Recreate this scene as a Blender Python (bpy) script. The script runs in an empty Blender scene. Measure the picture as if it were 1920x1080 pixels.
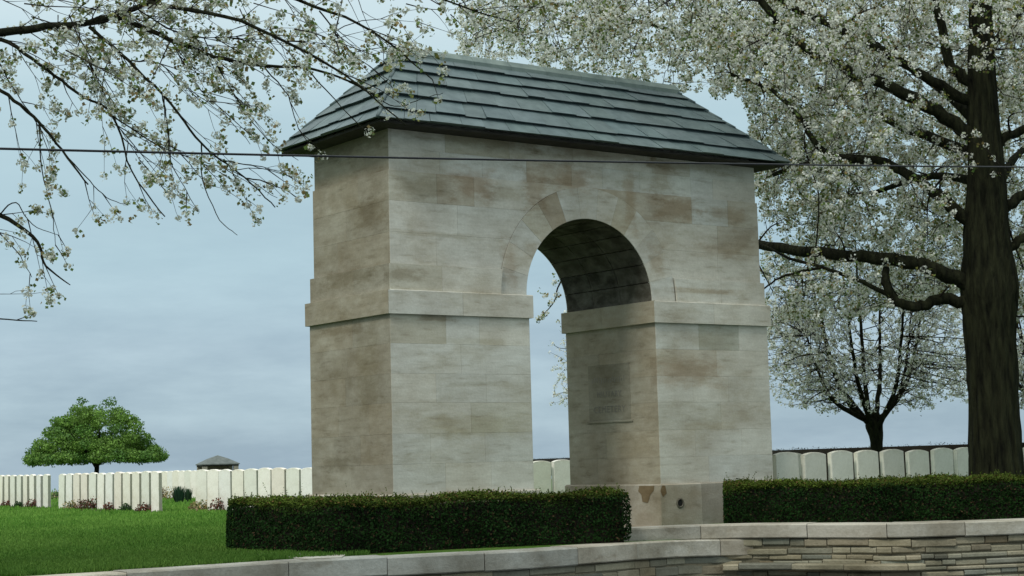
import bpy, math, random
import numpy as np
from mathutils import Vector, Matrix
R = math.radians
SC = bpy.context.scene
COL = SC.collection
rnd = random.Random(11)
nr = np.random.default_rng(5)

# ------------------------------------------------------------------ camera
F, PITCH, ROLL, EYE = 3198.1, 0.1013, -0.0270, 0.8
cp, sp, cr, sr = math.cos(PITCH), math.sin(PITCH), math.cos(ROLL), math.sin(ROLL)
FWD = Vector((0, cp, sp)); UPV = Vector((0, -sp, cp)); RGT = Vector((1, 0, 0))
CX = RGT * cr + UPV * sr; CY = -RGT * sr + UPV * cr
cam_d = bpy.data.cameras.new("camera"); cam = bpy.data.objects.new("camera", cam_d); COL.objects.link(cam)
cam_d.sensor_width = 36; cam_d.lens = F / 1920 * 36; cam_d.clip_start = 0.1; cam_d.clip_end = 6000
M = Matrix.Identity(4)
for i in range(3):
    M[i][0] = CX[i]; M[i][1] = CY[i]; M[i][2] = -FWD[i]
M[2][3] = EYE
cam.matrix_world = M
SC.camera = cam

# ------------------------------------------------------------------ sky
W = bpy.data.worlds.new("World"); SC.world = W; W.use_nodes = True
SUN_EL, SUN_DIR = R(50), Vector((-0.55, -0.83, 0)).normalized()
def build_world():
    nt = W.node_tree; N = nt.nodes; L = nt.links; N.clear()
    out = N.new('ShaderNodeOutputWorld'); bg = N.new('ShaderNodeBackground'); L.new(bg.outputs[0], out.inputs[0])
    bg.inputs[1].default_value = 1.0
    sky = N.new('ShaderNodeTexSky'); sky.sky_type = 'NISHITA'; sky.sun_disc = False
    sky.sun_elevation = SUN_EL; sky.sun_rotation = math.atan2(SUN_DIR.x, SUN_DIR.y)
    sc = N.new('ShaderNodeVectorMath'); sc.operation = 'SCALE'; sc.inputs['Scale'].default_value = 0.08
    L.new(sky.outputs[0], sc.inputs[0])
    tc = N.new('ShaderNodeTexCoord'); sep = N.new('ShaderNodeSeparateXYZ'); L.new(tc.outputs['Generated'], sep.inputs[0])
    ramp = N.new('ShaderNodeValToRGB'); L.new(sep.outputs[2], ramp.inputs[0])
    e = ramp.color_ramp.elements
    e[0].position = 0.0; e[0].color = (0.385, 0.51, 0.60, 1)
    e[1].position = 1.0; e[1].color = (1.45, 1.55, 1.60, 1)
    for p, c in ((0.03, (0.40, 0.54, 0.625)), (0.07, (0.42, 0.56, 0.65)), (0.12, (0.42, 0.585, 0.665)), (0.2, (0.48, 0.65, 0.715)), (0.30, (0.72, 0.86, 0.90))):
        q = e.new(p); q.color = (*c, 1)
    mp = N.new('ShaderNodeMapping'); mp.inputs['Scale'].default_value = (3.0, 3.0, 13.0); L.new(tc.outputs['Generated'], mp.inputs[0])
    mp.inputs['Location'].default_value = (1.3, 0.4, 0.9)
    nz = N.new('ShaderNodeTexNoise'); nz.inputs['Scale'].default_value = 1.5; nz.inputs['Detail'].default_value = 9; nz.inputs['Roughness'].default_value = 0.62
    L.new(mp.outputs[0], nz.inputs['Vector'])
    cl = N.new('ShaderNodeValToRGB'); L.new(nz.outputs[0], cl.inputs[0])
    cl.color_ramp.elements[0].position = 0.38; cl.color_ramp.elements[0].color = (0.82, 0.835, 0.86, 1)
    cl.color_ramp.elements[1].position = 0.64; cl.color_ramp.elements[1].color = (1.17, 1.14, 1.11, 1)
    # clouds bite mostly near the horizon
    fd = N.new('ShaderNodeMapRange'); L.new(sep.outputs[2], fd.inputs[0]); fd.inputs[1].default_value = 0.05; fd.inputs[2].default_value = 0.16
    fd.inputs[3].default_value = 1.0; fd.inputs[4].default_value = 0.18
    mixc = N.new('ShaderNodeMixRGB'); mixc.blend_type = 'MULTIPLY'; L.new(fd.outputs[0], mixc.inputs[0]); L.new(ramp.outputs[0], mixc.inputs[1]); L.new(cl.outputs[0], mixc.inputs[2])
    mx = N.new('ShaderNodeMixRGB'); mx.inputs[0].default_value = 0.92; L.new(sc.outputs[0], mx.inputs[1]); L.new(mixc.outputs[0], mx.inputs[2])
    L.new(mx.outputs[0], bg.inputs[0])
build_world()

# ------------------------------------------------------------------ sun (hazy, behind thin overcast)
sd = bpy.data.lights.new("sun", 'SUN'); sun = bpy.data.objects.new("sun", sd); COL.objects.link(sun)
sd.energy = 1.6; sd.angle = R(12); sd.color = (1.0, 0.97, 0.90)
sv = SUN_DIR * math.cos(SUN_EL) + Vector((0, 0, math.sin(SUN_EL)))
sun.rotation_euler = sv.to_track_quat('Z', 'Y').to_euler()

SC.view_settings.view_transform = 'Standard'; SC.view_settings.look = 'None'
SC.view_settings.exposure = 0.07; SC.view_settings.gamma = 1.0; SC.view_settings.use_curve_mapping = False

# ------------------------------------------------------------------ helpers
def ray(px, py):
    u = (px - 960) / F; v = -(py - 540) / F
    return FWD + CX * u + CY * v
def at(px, py, y):                       # point at world depth y seen at that place of the photograph
    d = ray(px, py); t = y / d.y
    return Vector((d.x * t, d.y * t, EYE + d.z * t))
def onz(px, py, z=0.0):
    d = ray(px, py); t = (z - EYE) / d.z
    return Vector((d.x * t, d.y * t, z))
def pix(p):
    q = Vector(p) - Vector((0, 0, EYE)); d = q.dot(FWD)
    if d < 0.2: return (-9999, -9999)
    return (960 + F * q.dot(CX) / d, 540 - F * q.dot(CY) / d)

def setp(o, label=None, cat=None, group=None, kind=None):
    if label: o['label'] = label
    if cat: o['category'] = cat
    if group: o['group'] = group
    if kind: o['kind'] = kind
    return o
def empty(name, loc=(0, 0, 0), rz=0.0, **k):
    o = bpy.data.objects.new(name, None); COL.objects.link(o); o.location = loc; o.rotation_euler = (0, 0, rz)
    o.empty_display_size = 0.2
    return setp(o, **k)

class MB:
    def __init__(s): s.v = []; s.f = []; s.c = []; s.sm = []
    def add(s, vs, fs, col=(1, 1, 1), smooth=False):
        b = len(s.v); s.v += [tuple(v) for v in vs]
        for f in fs: s.f.append(tuple(i + b for i in f)); s.sm.append(smooth)
        s.c += [tuple(col) + (1,)] * len(vs)
    def box(s, a, b, col=(1, 1, 1), ch=0.0):
        x0, y0, z0 = a; x1, y1, z1 = b
        if ch <= 0:
            vs = [(x0, y0, z0), (x1, y0, z0), (x1, y1, z0), (x0, y1, z0), (x0, y0, z1), (x1, y0, z1), (x1, y1, z1), (x0, y1, z1)]
            s.add(vs, [(3, 2, 1, 0), (4, 5, 6, 7), (0, 1, 5, 4), (1, 2, 6, 5), (2, 3, 7, 6), (3, 0, 4, 7)], col)
        else:
            vs = []
            for z, i in ((z0, 0), (z1 - ch, 0), (z1, ch)):
                vs += [(x0 + i, y0 + i, z), (x1 - i, y0 + i, z), (x1 - i, y1 - i, z), (x0 + i, y1 - i, z)]
            fs = [(3, 2, 1, 0), (8, 9, 10, 11)]
            for k in (0, 4):
                for i in range(4):
                    j = (i + 1) % 4; fs.append((k + i, k + j, k + 4 + j, k + 4 + i))
            s.add(vs, fs, col)
    def tube(s, pts, rad, n=6, col=(1, 1, 1), bump=0.0, cap=True, ridge=False):
        pts = [Vector(p) for p in pts]; m = len(pts); vs = []
        ref = Vector((0.31, 0.2, 0.93)).normalized(); X = None
        for i, p in enumerate(pts):
            t = (pts[min(i + 1, m - 1)] - pts[max(i - 1, 0)])
            if t.length < 1e-9: t = Vector((0, 0, 1))
            t.normalize()
            if X is None:
                X = ref.cross(t)
                if X.length < 0.05: X = Vector((1, 0, 0)).cross(t)
            else: X = X - t * X.dot(t)
            X.normalize(); Y = t.cross(X)
            for k in range(n):
                a = 2 * math.pi * k / n
                r = rad[i] * (1 + (bump * (math.sin(3 * a + i * .45) * .5 + math.sin(7 * a - i * .8) * .35 + rnd.uniform(-.5, .5)) if bump else 0) + (.035 * math.sin(13 * a + 1.5 * math.sin(i * .7)) + .03 * math.sin(21 * a - 1.2 * math.sin(i * .9 + 2)) if ridge else 0))
                vs.append(p + X * (r * math.cos(a)) + Y * (r * math.sin(a)))
        fs = []
        for i in range(m - 1):
            for k in range(n):
                l = (k + 1) % n; fs.append((i * n + k, i * n + l, (i + 1) * n + l, (i + 1) * n + k))
        if cap: fs.append(tuple(reversed(range(n)))); fs.append(tuple((m - 1) * n + k for k in range(n)))
        s.add(vs, fs, col, True)
    def build(s, name, mat, parent=None, **k):
        me = bpy.data.meshes.new(name); me.from_pydata(s.v, [], s.f); me.materials.append(mat)
        a = me.color_attributes.new("col", 'FLOAT_COLOR', 'POINT'); a.data.foreach_set("color", np.array(s.c, dtype=np.float32).ravel())
        me.polygons.foreach_set("use_smooth", s.sm); me.update()
        o = bpy.data.objects.new(name, me); COL.objects.link(o)
        if parent: o.parent = parent
        return setp(o, **k)

def npquads(V, C, name, mat, parent=None, **k):          # V (n,4,3), C (n,3)
    n = len(V); me = bpy.data.meshes.new(name)
    me.vertices.add(n * 4); me.vertices.foreach_set("co", V.astype(np.float32).ravel())
    me.loops.add(n * 4); me.loops.foreach_set("vertex_index", np.arange(n * 4, dtype=np.int32))
    me.polygons.add(n); me.polygons.foreach_set("loop_start", np.arange(0, n * 4, 4, dtype=np.int32))
    me.materials.append(mat)
    me.update(calc_edges=True)
    a = me.color_attributes.new("col", 'FLOAT_COLOR', 'POINT')
    cc = np.ones((n, 4, 4), dtype=np.float32); cc[:, :, :3] = C[:, None, :]; a.data.foreach_set("color", cc.ravel())
    o = bpy.data.objects.new(name, me); COL.objects.link(o)
    if parent: o.parent = parent
    return setp(o, **k)

def unit(a): return a / (np.linalg.norm(a, axis=-1, keepdims=True) + 1e-9)
def leafquads(P, Nn, size, asp=1.0, cup=0.25):           # quads centred at P, facing Nn
    n = len(P); r = unit(nr.normal(size=(n, 3))); T = unit(np.cross(Nn, r)); B = np.cross(Nn, T)
    s = size[:, None] * 0.5
    c = Nn * s * cup
    return np.stack([P - T * s * asp, P - B * s + c, P + T * s * asp, P + B * s + c], axis=1)
def clusters(P, k, rad, psize, jit=0.6):
    n = len(P); D = unit(nr.normal(size=(n, k, 3))); rr = rad[:, None, None] * nr.uniform(.45, 1.0, (n, k, 1))
    C = P[:, None, :] + D * rr; Nn = unit(D + nr.normal(size=(n, k, 3)) * jit)
    sz = np.repeat(psize[:, None], k, 1) * nr.uniform(.7, 1.25, (n, k))
    return leafquads(C.reshape(-1, 3), Nn.reshape(-1, 3), sz.ravel())

# ------------------------------------------------------------------ materials
def newmat(name):
    m = bpy.data.materials.new(name); m.use_nodes = True; nt = m.node_tree; nt.nodes.clear()
    o = nt.nodes.new('ShaderNodeOutputMaterial'); b = nt.nodes.new('ShaderNodeBsdfPrincipled'); nt.links.new(b.outputs[0], o.inputs[0])
    return m, nt.nodes, nt.links, b, o
def ramp(N, L, src, stops):
    r = N.new('ShaderNodeValToRGB'); L.new(src, r.inputs[0]); e = r.color_ramp.elements
    e[0].position, e[0].color = stops[0][0], (*stops[0][1], 1); e[1].position, e[1].color = stops[-1][0], (*stops[-1][1], 1)
    for p, c in stops[1:-1]:
        q = e.new(p); q.color = (*c, 1)
    return r.outputs[0]
def noise(N, L, vec, scale, detail=4, rough=.55, sc=(1, 1, 1), loc=(0, 0, 0), rot=(0, 0, 0)):
    m = N.new('ShaderNodeMapping'); m.inputs['Scale'].default_value = sc; m.inputs['Location'].default_value = loc; m.inputs['Rotation'].default_value = rot
    L.new(vec, m.inputs[0])
    n = N.new('ShaderNodeTexNoise'); n.inputs['Scale'].default_value = scale; n.inputs['Detail'].default_value = detail; n.inputs['Roughness'].default_value = rough
    L.new(m.outputs[0], n.inputs['Vector']); return n.outputs[0]
def mul(N, L, a, b, fac=1.0, mode='MULTIPLY'):
    m = N.new('ShaderNodeMixRGB'); m.blend_type = mode
    if isinstance(fac, bpy.types.NodeSocket): L.new(fac, m.inputs[0])
    else: m.inputs[0].default_value = fac
    for i, q in ((1, a), (2, b)):
        if isinstance(q, bpy.types.NodeSocket): L.new(q, m.inputs[i])
        else: m.inputs[i].default_value = (*q, 1)
    return m.outputs[0]
def bump(N, L, h, b, dist=.01, st=.6):
    n = N.new('ShaderNodeBump'); n.inputs['Distance'].default_value = dist; n.inputs['Strength'].default_value = st
    L.new(h, n.inputs['Height']); L.new(n.outputs[0], b.inputs['Normal'])
def attr(N):
    a = N.new('ShaderNodeAttribute'); a.attribute_name = "col"; return a.outputs['Color']
def obc(N): return N.new('ShaderNodeTexCoord').outputs['Object']

def mat_stone(name, base, dark, streak=1.0, bsc=1.0, hstretch=7, spot=.5, blotch=False):
    m, N, L, b, o = newmat(name); v = obc(N)
    n1 = noise(N, L, v, 1.3, 5, .6)
    c = ramp(N, L, n1, [(.33, dark), (.62, base)])
    n2 = noise(N, L, v, 3.2, 5, .62, (1, 1, hstretch))        # thin lying marks of the bedding
    s = ramp(N, L, n2, [(.27, (.60, .56, .49)), (.42, (.90, .89, .86)), (.7, (1.07, 1.07, 1.06))])
    n4 = noise(N, L, v, .9, 6, .68, (1, 1, 2.2), (7, 3, 5)); c = mul(N, L, c, ramp(N, L, n4, [(.36, (.78, .74, .66)), (.50, (.98, .97, .95)), (.7, (1.06, 1.07, 1.07))]), .85)
    c = mul(N, L, c, s, streak)
    n3 = noise(N, L, v, 38, 4, .7)
    c = mul(N, L, c, ramp(N, L, n3, [(.3, (.82, .82, .8)), (.7, (1.1, 1.1, 1.1))]), spot)
    n5 = noise(N, L, v, 4.5, 5, .65, (1, 1, 1.6), (2, 9, 1)); patch = ramp(N, L, n5, [(.34, (.80, .80, .80)), (.60, (1, 1, 1))])
    pm = N.new('ShaderNodeMixRGB'); L.new(patch, pm.inputs[0]); pm.inputs[1].default_value = (.96, .95, .93, 1); L.new(attr(N), pm.inputs[2])
    c = mul(N, L, c, pm.outputs[0] if blotch else attr(N), 1.0)
    L.new(c, b.inputs['Base Color']); b.inputs['Roughness'].default_value = .9
    b.inputs['Specular IOR Level'].default_value = .2
    mixh = mul(N, L, n2, n3, .4, 'MIX'); bump(N, L, mixh, b, .012 * bsc, .7)
    return m
M_ash = mat_stone("limestone ashlar", (.585, .58, .52), (.45, .43, .37), .8, .6, 5, .5, True)
M_plinth = mat_stone("stained limestone", (.46, .42, .35), (.32, .27, .20), .8, 1, 2.5)
M_mortar = mat_stone("lime mortar", (.40, .375, .31), (.30, .28, .22), .3)
M_coping = mat_stone("coping stone", (.47, .455, .40), (.24, .22, .175), .9, 1.6, 2.2, .8)
M_rubble = mat_stone("rubble stone", (.33, .315, .25), (.17, .16, .115), .6, 2.2, 2.5, 1)
M_grave = mat_stone("portland headstone", (.92, .90, .84), (.82, .80, .73), .25, .4, .35)

def mat_simple(name, c0, c1, scale, rough=.85, bd=.01, spec=.3, sc=(1, 1, 1), useattr=True, detail=5):
    m, N, L, b, o = newmat(name); v = obc(N); n = noise(N, L, v, scale, detail, .6, sc)
    c = ramp(N, L, n, [(.3, c0), (.7, c1)])
    if useattr: c = mul(N, L, c, attr(N))
    L.new(c, b.inputs['Base Color']); b.inputs['Roughness'].default_value = rough; b.inputs['Specular IOR Level'].default_value = spec
    bump(N, L, n, b, bd, .7); return m
M_slate = mat_simple("slate", (.058, .086, .084), (.110, .148, .142), 6, .6, .006, .5)
M_dark = mat_simple("dark void", (.006, .006, .006), (.012, .012, .01), 5, .9)
M_wood = mat_simple("weathered eaves timber", (.016, .014, .010), (.045, .038, .028), 6, .8)
M_bark = mat_simple("mossy bark", (.003, .0030, .0018), (.030, .032, .015), 17, .95, .16, .1, (1, 1, .16), False, 8)
M_twig = mat_simple("twig bark", (.010, .008, .006), (.03, .024, .017), 30, .9, .004, .1, (1, 1, 1), False)
M_cable = mat_simple("black cable", (.008, .009, .010), (.014, .015, .016), 5, .5)
M_tile = mat_simple("shelter tiles", (.085, .10, .09), (.15, .165, .15), 2, .8)
M_shwall = mat_simple("shelter stone", (.20, .18, .14), (.33, .30, .24), 2.5, .9)
M_soil = mat_simple("flower bed soil", (.035, .024, .015), (.075, .055, .035), 9, .95, .02, .1, (1, 1, 1), False)

def mat_leaf(name, trans=.35, rough=.6, spec=.25):
    m, N, L, b, o = newmat(name); c = attr(N); L.new(c, b.inputs['Base Color']); b.inputs['Roughness'].default_value = rough
    b.inputs['Specular IOR Level'].default_value = spec
    t = N.new('ShaderNodeBsdfTranslucent'); L.new(c, t.inputs[0]); mx = N.new('ShaderNodeMixShader'); mx.inputs[0].default_value = trans
    L.new(b.outputs[0], mx.inputs[1]); L.new(t.outputs[0], mx.inputs[2]); L.new(mx.outputs[0], o.inputs[0]); return m
M_petal = mat_leaf("petal", .40, .7, .1)
M_leaf = mat_leaf("leaf", .30)
M_hedge = mat_leaf("hedge leaf", .10, .8, .05)
M_grassb = mat_leaf("grass blade", .25, .7, .12)

def mat_grass():
    m, N, L, b, o = newmat("lawn"); v = obc(N)
    n1 = noise(N, L, v, .35, 4, .6, (1, 2.2, 1)); n2 = noise(N, L, v, 7, 5, .7)
    c = ramp(N, L, n1, [(.3, (.045, .108, .014)), (.5, (.070, .145, .022)), (.7, (.105, .19, .038))])
    c = mul(N, L, c, ramp(N, L, n2, [(.3, (.7, .75, .65)), (.7, (1.25, 1.2, 1.2))]), .8)
    n3 = noise(N, L, v, 70, 3, .7); c = mul(N, L, c, ramp(N, L, n3, [(.3, (.55, .6, .5)), (.7, (1.35, 1.3, 1.3))]), .7)
    # fields beyond the lawn
    sep = N.new('ShaderNodeSeparateXYZ'); L.new(v, sep.inputs[0]); mr = N.new('ShaderNodeMapRange'); L.new(sep.outputs[1], mr.inputs[0])
    mr.inputs[1].default_value = 75; mr.inputs[2].default_value = 85
    nf = noise(N, L, v, .012, 2, .5, (1, 3, 1)); fc = ramp(N, L, nf, [(.4, (.10, .15, .06)), (.5, (.16, .15, .08)), (.6, (.09, .17, .05))])
    mx = N.new('ShaderNodeMixRGB'); L.new(mr.outputs[0], mx.inputs[0]); L.new(c, mx.inputs[1]); L.new(fc, mx.inputs[2])
    L.new(mx.outputs[0], b.inputs['Base Color']); b.inputs['Roughness'].default_value = .9; b.inputs['Specular IOR Level'].default_value = .1
    bump(N, L, n3, b, .03, .8); return m
M_grass = mat_grass()
def mat_road():
    m, N, L, b, o = newmat("asphalt"); v = obc(N); n = noise(N, L, v, 90, 3, .7); n2 = noise(N, L, v, 1.2, 4, .6)
    c = mul(N, L, ramp(N, L, n, [(.3, (.035, .035, .034)), (.7, (.075, .074, .07))]), ramp(N, L, n2, [(.3, (.8, .8, .8)), (.7, (1.15, 1.15, 1.12))]))
    L.new(c, b.inputs['Base Color']); b.inputs['Roughness'].default_value = .85; bump(N, L, n, b, .01); return m
M_road = mat_road()

# ------------------------------------------------------------------ where the retaining wall runs (x, y, top)
def catmull(P, n=8):
    P = [Vector(p) for p in P]; out = []
    for i in range(len(P) - 1):
        a = P[max(i - 1, 0)]; b = P[i]; c = P[i + 1]; d = P[min(i + 2, len(P) - 1)]
        for k in range(n):
            t = k / n; out.append(0.5 * ((2 * b) + (c - a) * t + (2 * a - 5 * b + 4 * c - d) * t * t + (3 * b - a - 3 * c + d) * t ** 3))
    out.append(P[-1]); return out
lo = [onz(60, 1083), onz(330, 1067), onz(585, 1051), onz(980, 1031), onz(1239, 1014, -.02)]
d0 = (lo[0] - lo[1]).normalized()
lo = [lo[0] + d0 * 14, lo[0] + d0 * 5] + lo
hi_px = [(1160, 993, .1), (1350, 984, .1), (1540, 981.5, .1), (1700, 980.5, .1), (1920, 973, .1)]
hi = [onz(*q) for q in hi_px]
lo_end = onz(1420, 1010, -.05)
lo += [onz(1340, 1011, -.04), lo_end]
hi = hi + [hi[-1] + Vector((2.2, .5, 0)), hi[-1] + Vector((7, 1.6, 0)), hi[-1] + Vector((18, 3.2, 0))]
LO = catmull(lo, 7); HI = catmull(hi, 7)

def resample(P, step):
    P = [Vector(p) for p in P]; out = [P[0]]; acc = 0
    L = [0]
    for a, b in zip(P, P[1:]): L.append(L[-1] + (b - a).length)
    n = max(2, int(L[-1] / step)); return [along(P, L, L[-1] * i / n) for i in range(n + 1)]
def along(P, L, s):
    s = max(0, min(s, L[-1])); 
    for i in range(len(P) - 1):
        if s <= L[i + 1]: 
            t = (s - L[i]) / max(1e-9, L[i + 1] - L[i]); return P[i].lerp(P[i + 1], t)
    return P[-1].copy()
def lens(P):
    L = [0]
    for a, b in zip(P, P[1:]): L.append(L[-1] + (b - a).length)
    return L
def wall_frame(P, L, s):
    p = along(P, L, s); q = along(P, L, min(s + .05, L[-1])); r = along(P, L, max(s - .05, 0)); t = (q - r); t.z = 0; t.normalize()
    return p, t, Vector((-t.y, t.x, 0))      # inward (away from the road)

def masonry(mb, P, rows, lmin, lmax, depth, jit, colf, seed, gap=.006, topz=0.0, face=0.0, s0=0, s1=None):
    L = lens(P); g = random.Random(seed); s1 = s1 or L[-1]
    for (za, zb) in rows:
        s = s0 - g.uniform(0, lmax)
        while s < s1:
            ln = g.uniform(lmin, lmax); a, b = max(s, s0), min(s + ln, s1); s += ln
            if b - a < .03: continue
            o = face + g.uniform(-jit, jit); zj = g.uniform(-1, 1) * (gap * .8) + (.007 * math.sin(s * 2.3 + za * 40) if gap == .010 else 0); k = max(1, int((b - a) / .25)); vs = []; col = colf(g)
            e1 = g.uniform(0, gap); 
            ring = []
            for i in range(k + 1):
                ss = a + gap / 2 + (b - a - gap) * i / k; p, t, n = wall_frame(P, L, ss); z = p.z + topz
                c = min(.012, (zb - za) * .2)
                fr = o + (c if i in (0, k) else 0)
                ring.append([p - n * (-(fr + c)) + Vector((0, 0, za + gap / 2 - p.z + z + zj)), p + n * fr + Vector((0, 0, za + gap / 2 + c - p.z + z + zj)),
                             p + n * fr + Vector((0, 0, zb - gap / 2 - c - p.z + z + zj)), p + n * (fr + c) + Vector((0, 0, zb - gap / 2 - p.z + z + zj)),
                             p + n * (face + depth) + Vector((0, 0, zb - gap / 2 - p.z + z + zj)), p + n * (face + depth) + Vector((0, 0, za + gap / 2 - p.z + z + zj))])
            for r_ in ring: vs += r_
            fs = []
            for i in range(k):
                for j in range(6):
                    l = (j + 1) % 6; fs.append((i * 6 + j, (i + 1) * 6 + j, (i + 1) * 6 + l, i * 6 + l))
            fs.append(tuple(range(6))); fs.append(tuple(reversed([k * 6 + j for j in range(6)])))
            mb.add(vs, fs, col)
def core_strip(mb, P, off, za, zb, depth, col=(1, 1, 1)):
    L = lens(P); vs = []; n_ = int(L[-1] / .4)
    for i in range(n_ + 1):
        p, t, n = wall_frame(P, L, L[-1] * i / n_)
        vs += [(p + n * off) + Vector((0, 0, za)), (p + n * off) + Vector((0, 0, zb)), (p + n * (off + depth)) + Vector((0, 0, zb)), (p + n * (off + depth)) + Vector((0, 0, za))]
    fs = []
    for i in range(n_):
        for j in range(4):
            l = (j + 1) % 4; fs.append((i * 4 + j, (i + 1) * 4 + j, (i + 1) * 4 + l, i * 4 + l))
    fs += [(0, 1, 2, 3), tuple(n_ * 4 + j for j in (3, 2, 1, 0))]
    mb.add(vs, fs, col)

# ------------------------------------------------------------------ ground
def build_ground():
    # one sheet: lawn behind the wall, down to the road in front of it, falling away beyond the burial ground
    line = [p.copy() for p in LO if p.x < lo_end.x - .6] + [p.copy() for p in HI if p.x > lo_end.x - .1]
    for i, p in enumerate(line):
        p.z = 0
    L = lens(line); xs = [L[-1] * i / 120 for i in range(121)]
    base = [along(line, L, s) for s in xs]
    base = [base[0] + Vector((-60, -22, 0)), base[0] + Vector((-25, -9, 0))] + base + [base[-1] + Vector((25, 4, 0)), base[-1] + Vector((60, 8, 0))]
    offs = [.18, .8, 2, 4, 7, 11, 16, 22, 30, 40, 55, 75, 100, 150, 250, 500, 1000, 2500]
    vs = []; nb = len(base)
    for o in offs:
        for p in base:
            y = p.y + o; x = p.x * (1 + o / 40.0)
            z = 0 if y < 72 else -(y - 72) * .028 * min(1, (y - 72) / 60)
            if o < 3: z += 0.0
            vs.append((x, y, z - .004 if o > .5 else -.03))
    fs = [(j * nb + i, j * nb + i + 1, (j + 1) * nb + i + 1, (j + 1) * nb + i) for j in range(len(offs) - 1) for i in range(nb - 1)]
    mb = MB(); mb.add(vs, fs); mb.build("lawn", M_grass, kind='structure')
    mb = MB(); vs = []
    fo = [.28, -.6, -5, -14]
    for o in fo:
        for p in base: vs.append((p.x * (1 - o / 40), p.y + o, -1.35))
    mb.add(vs, [((j + 1) * nb + i, (j + 1) * nb + i + 1, j * nb + i + 1, j * nb + i) for j in range(3) for i in range(nb - 1)])
    mb.build("road", M_road, kind='structure')
build_ground()

# grass blades close enough to read
def build_blades():
    n = 150000; px = nr.uniform(-60, 680, n); yy = 12.6 + nr.exponential(8.5, n)
    X = (px - 960) / F * yy; L = lens(LO)
    wallx = np.array([p.x for p in LO]); wally = np.array([p.y for p in LO])
    yw = np.interp(X, wallx, wally); k = yy > yw + .42; X, yy = X[k], yy[k]; n = len(X)
    h = nr.uniform(.015, .04, n) * (.7 + yy / 40); w = nr.uniform(.004, .008, n) * (yy / 13)
    a = nr.uniform(0, 6.28, n); dx, dy = np.cos(a) * w, np.sin(a) * w; lx, ly = nr.normal(0, .012, n), nr.normal(0, .012, n)
    V = np.zeros((n, 4, 3)); z0 = -.006
    V[:, 0] = np.stack([X - dx, yy - dy, np.full(n, z0)], 1); V[:, 1] = np.stack([X + dx, yy + dy, np.full(n, z0)], 1)
    V[:, 2] = np.stack([X + dx * .3 + lx, yy + dy * .3 + ly, h], 1); V[:, 3] = np.stack([X - dx * .3 + lx, yy - dy * .3 + ly, h], 1)
    t = nr.uniform(0, 1, (n, 1)); pat = .5 + .5 * np.sin(X * 1.7 + np.sin(yy * .9) * 1.5)[:, None]
    t = np.clip(t * .7 + pat * .3, 0, 1)
    far = np.clip((yy[:, None] - 15) / 14, 0, 1); C = (np.array([.048, .13, .015]) * (1 - t) + np.array([.13, .235, .042]) * t) * (.85 + .65 * far)
    npquads(V, C, "grass", M_grassb, kind='stuff', label="short mown green grass blades on the cemetery lawn", cat="grass")
build_blades()

# ------------------------------------------------------------------ low walls
RC = [(.95, .96, .94), (1.0, .96, .88), (1.0, .93, .82), (.98, .84, .70), (.76, .82, .85), (.88, .89, .86), (1.1, 1.06, .98), (.92, .84, .76), (.66, .68, .69), (1.02, .95, .88), (1, .93, .84)]
def colr(g):
    c = g.choice(RC); k = g.uniform(.72, 1.12); return (c[0] * k, c[1] * k, c[2] * k)
def colc(g):
    k = g.uniform(.82, 1.12); w = g.uniform(-.04, .05); return (k * (1 + w), k, k * (1 - w))
def rows_down(z, bot, g, a=.05, b=.11):
    r = []
    while z > bot:
        h = g.uniform(a, b); r.append((z - h, z)); z -= h
    return r
g = random.Random(3)
wl = empty("retaining_wall", (0, 0, 0), label="long low stone retaining wall with pale coping below the left hedge and lawn", cat="wall")
mb = MB(); masonry(mb, LO, [(-.175, 0)], .8, 1.5, .36, .004, colc, 4, .008); mb.build("coping", M_coping, wl)
mb = MB(); masonry(mb, LO, rows_down(-.175, -1.3, g, .07, .13), .2, .75, .2, .008, colr, 6, .010, 0, .035); 
core_strip(mb, LO, .06, -1.35, -.18, .28, (.75, .7, .63)); mb.build("rubble_face", M_rubble, wl)
wr = empty("retaining_wall", (0, 0, 0), label="higher curved rubble stone wall with coping in front of the right hedge and gateway plinth", cat="wall")
mb = MB(); masonry(mb, HI, [(-.15, 0)], .7, 1.3, .36, .004, colc, 14, .008); mb.build("coping", M_coping, wr)
mb = MB(); masonry(mb, HI, [(-.235, -.15)] + rows_down(-.235, -1.42, g, .038, .078), .12, .5, .2, .012, colr, 16, .010, 0, .02)
core_strip(mb, HI, .06, -1.45, -.155, .28, (.62, .58, .52)); mb.build("rubble_face", M_rubble, wr)

sub = [p for p in HI if onz(1330, 1000).x < p.x < onz(1660, 985).x]
mb = MB(); masonry(mb, sub, [(-.46, -.39)], .35, .8, .4, .012, colr, 33, .008, 0, -.16); mb.build("step", M_rubble, wr)

# ------------------------------------------------------------------ gateway
TH = 0.6288; GX, GY = -1.3013, 18.0
GW, GD, XA, XB = 5.5304, 1.7327, 1.8379, 3.6923
Z0, Z1, Z2, Z2B, ZE, ZR = .489, 2.393, 2.654, 2.935, 4.40, 5.506
XC = (XA + XB) / 2; RI = (XB - XA) / 2; RO = 3.95 - Z2
gate = empty("gateway", (GX, GY, 0), TH, label="weathered limestone memorial archway with a hipped slate roof, behind the low hedges", cat="gateway")
cT, sT = math.cos(TH), math.sin(TH)
def g2w(x, y, z): return Vector((GX + x * cT - y * sT, GY + x * sT + y * cT, z))
def facade_uz(px, py, Y=0.0):           # photo place -> (X, Z) on the front
    d = ray(px, py); o = Vector((0, 0, EYE)) - Vector((GX, GY, 0)); n = Vector((-sT, cT, 0))
    t = (Y - o.dot(n)) / d.dot(n); p = o + d * t; return (p.dot(Vector((cT, sT, 0))), p.z)

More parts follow.
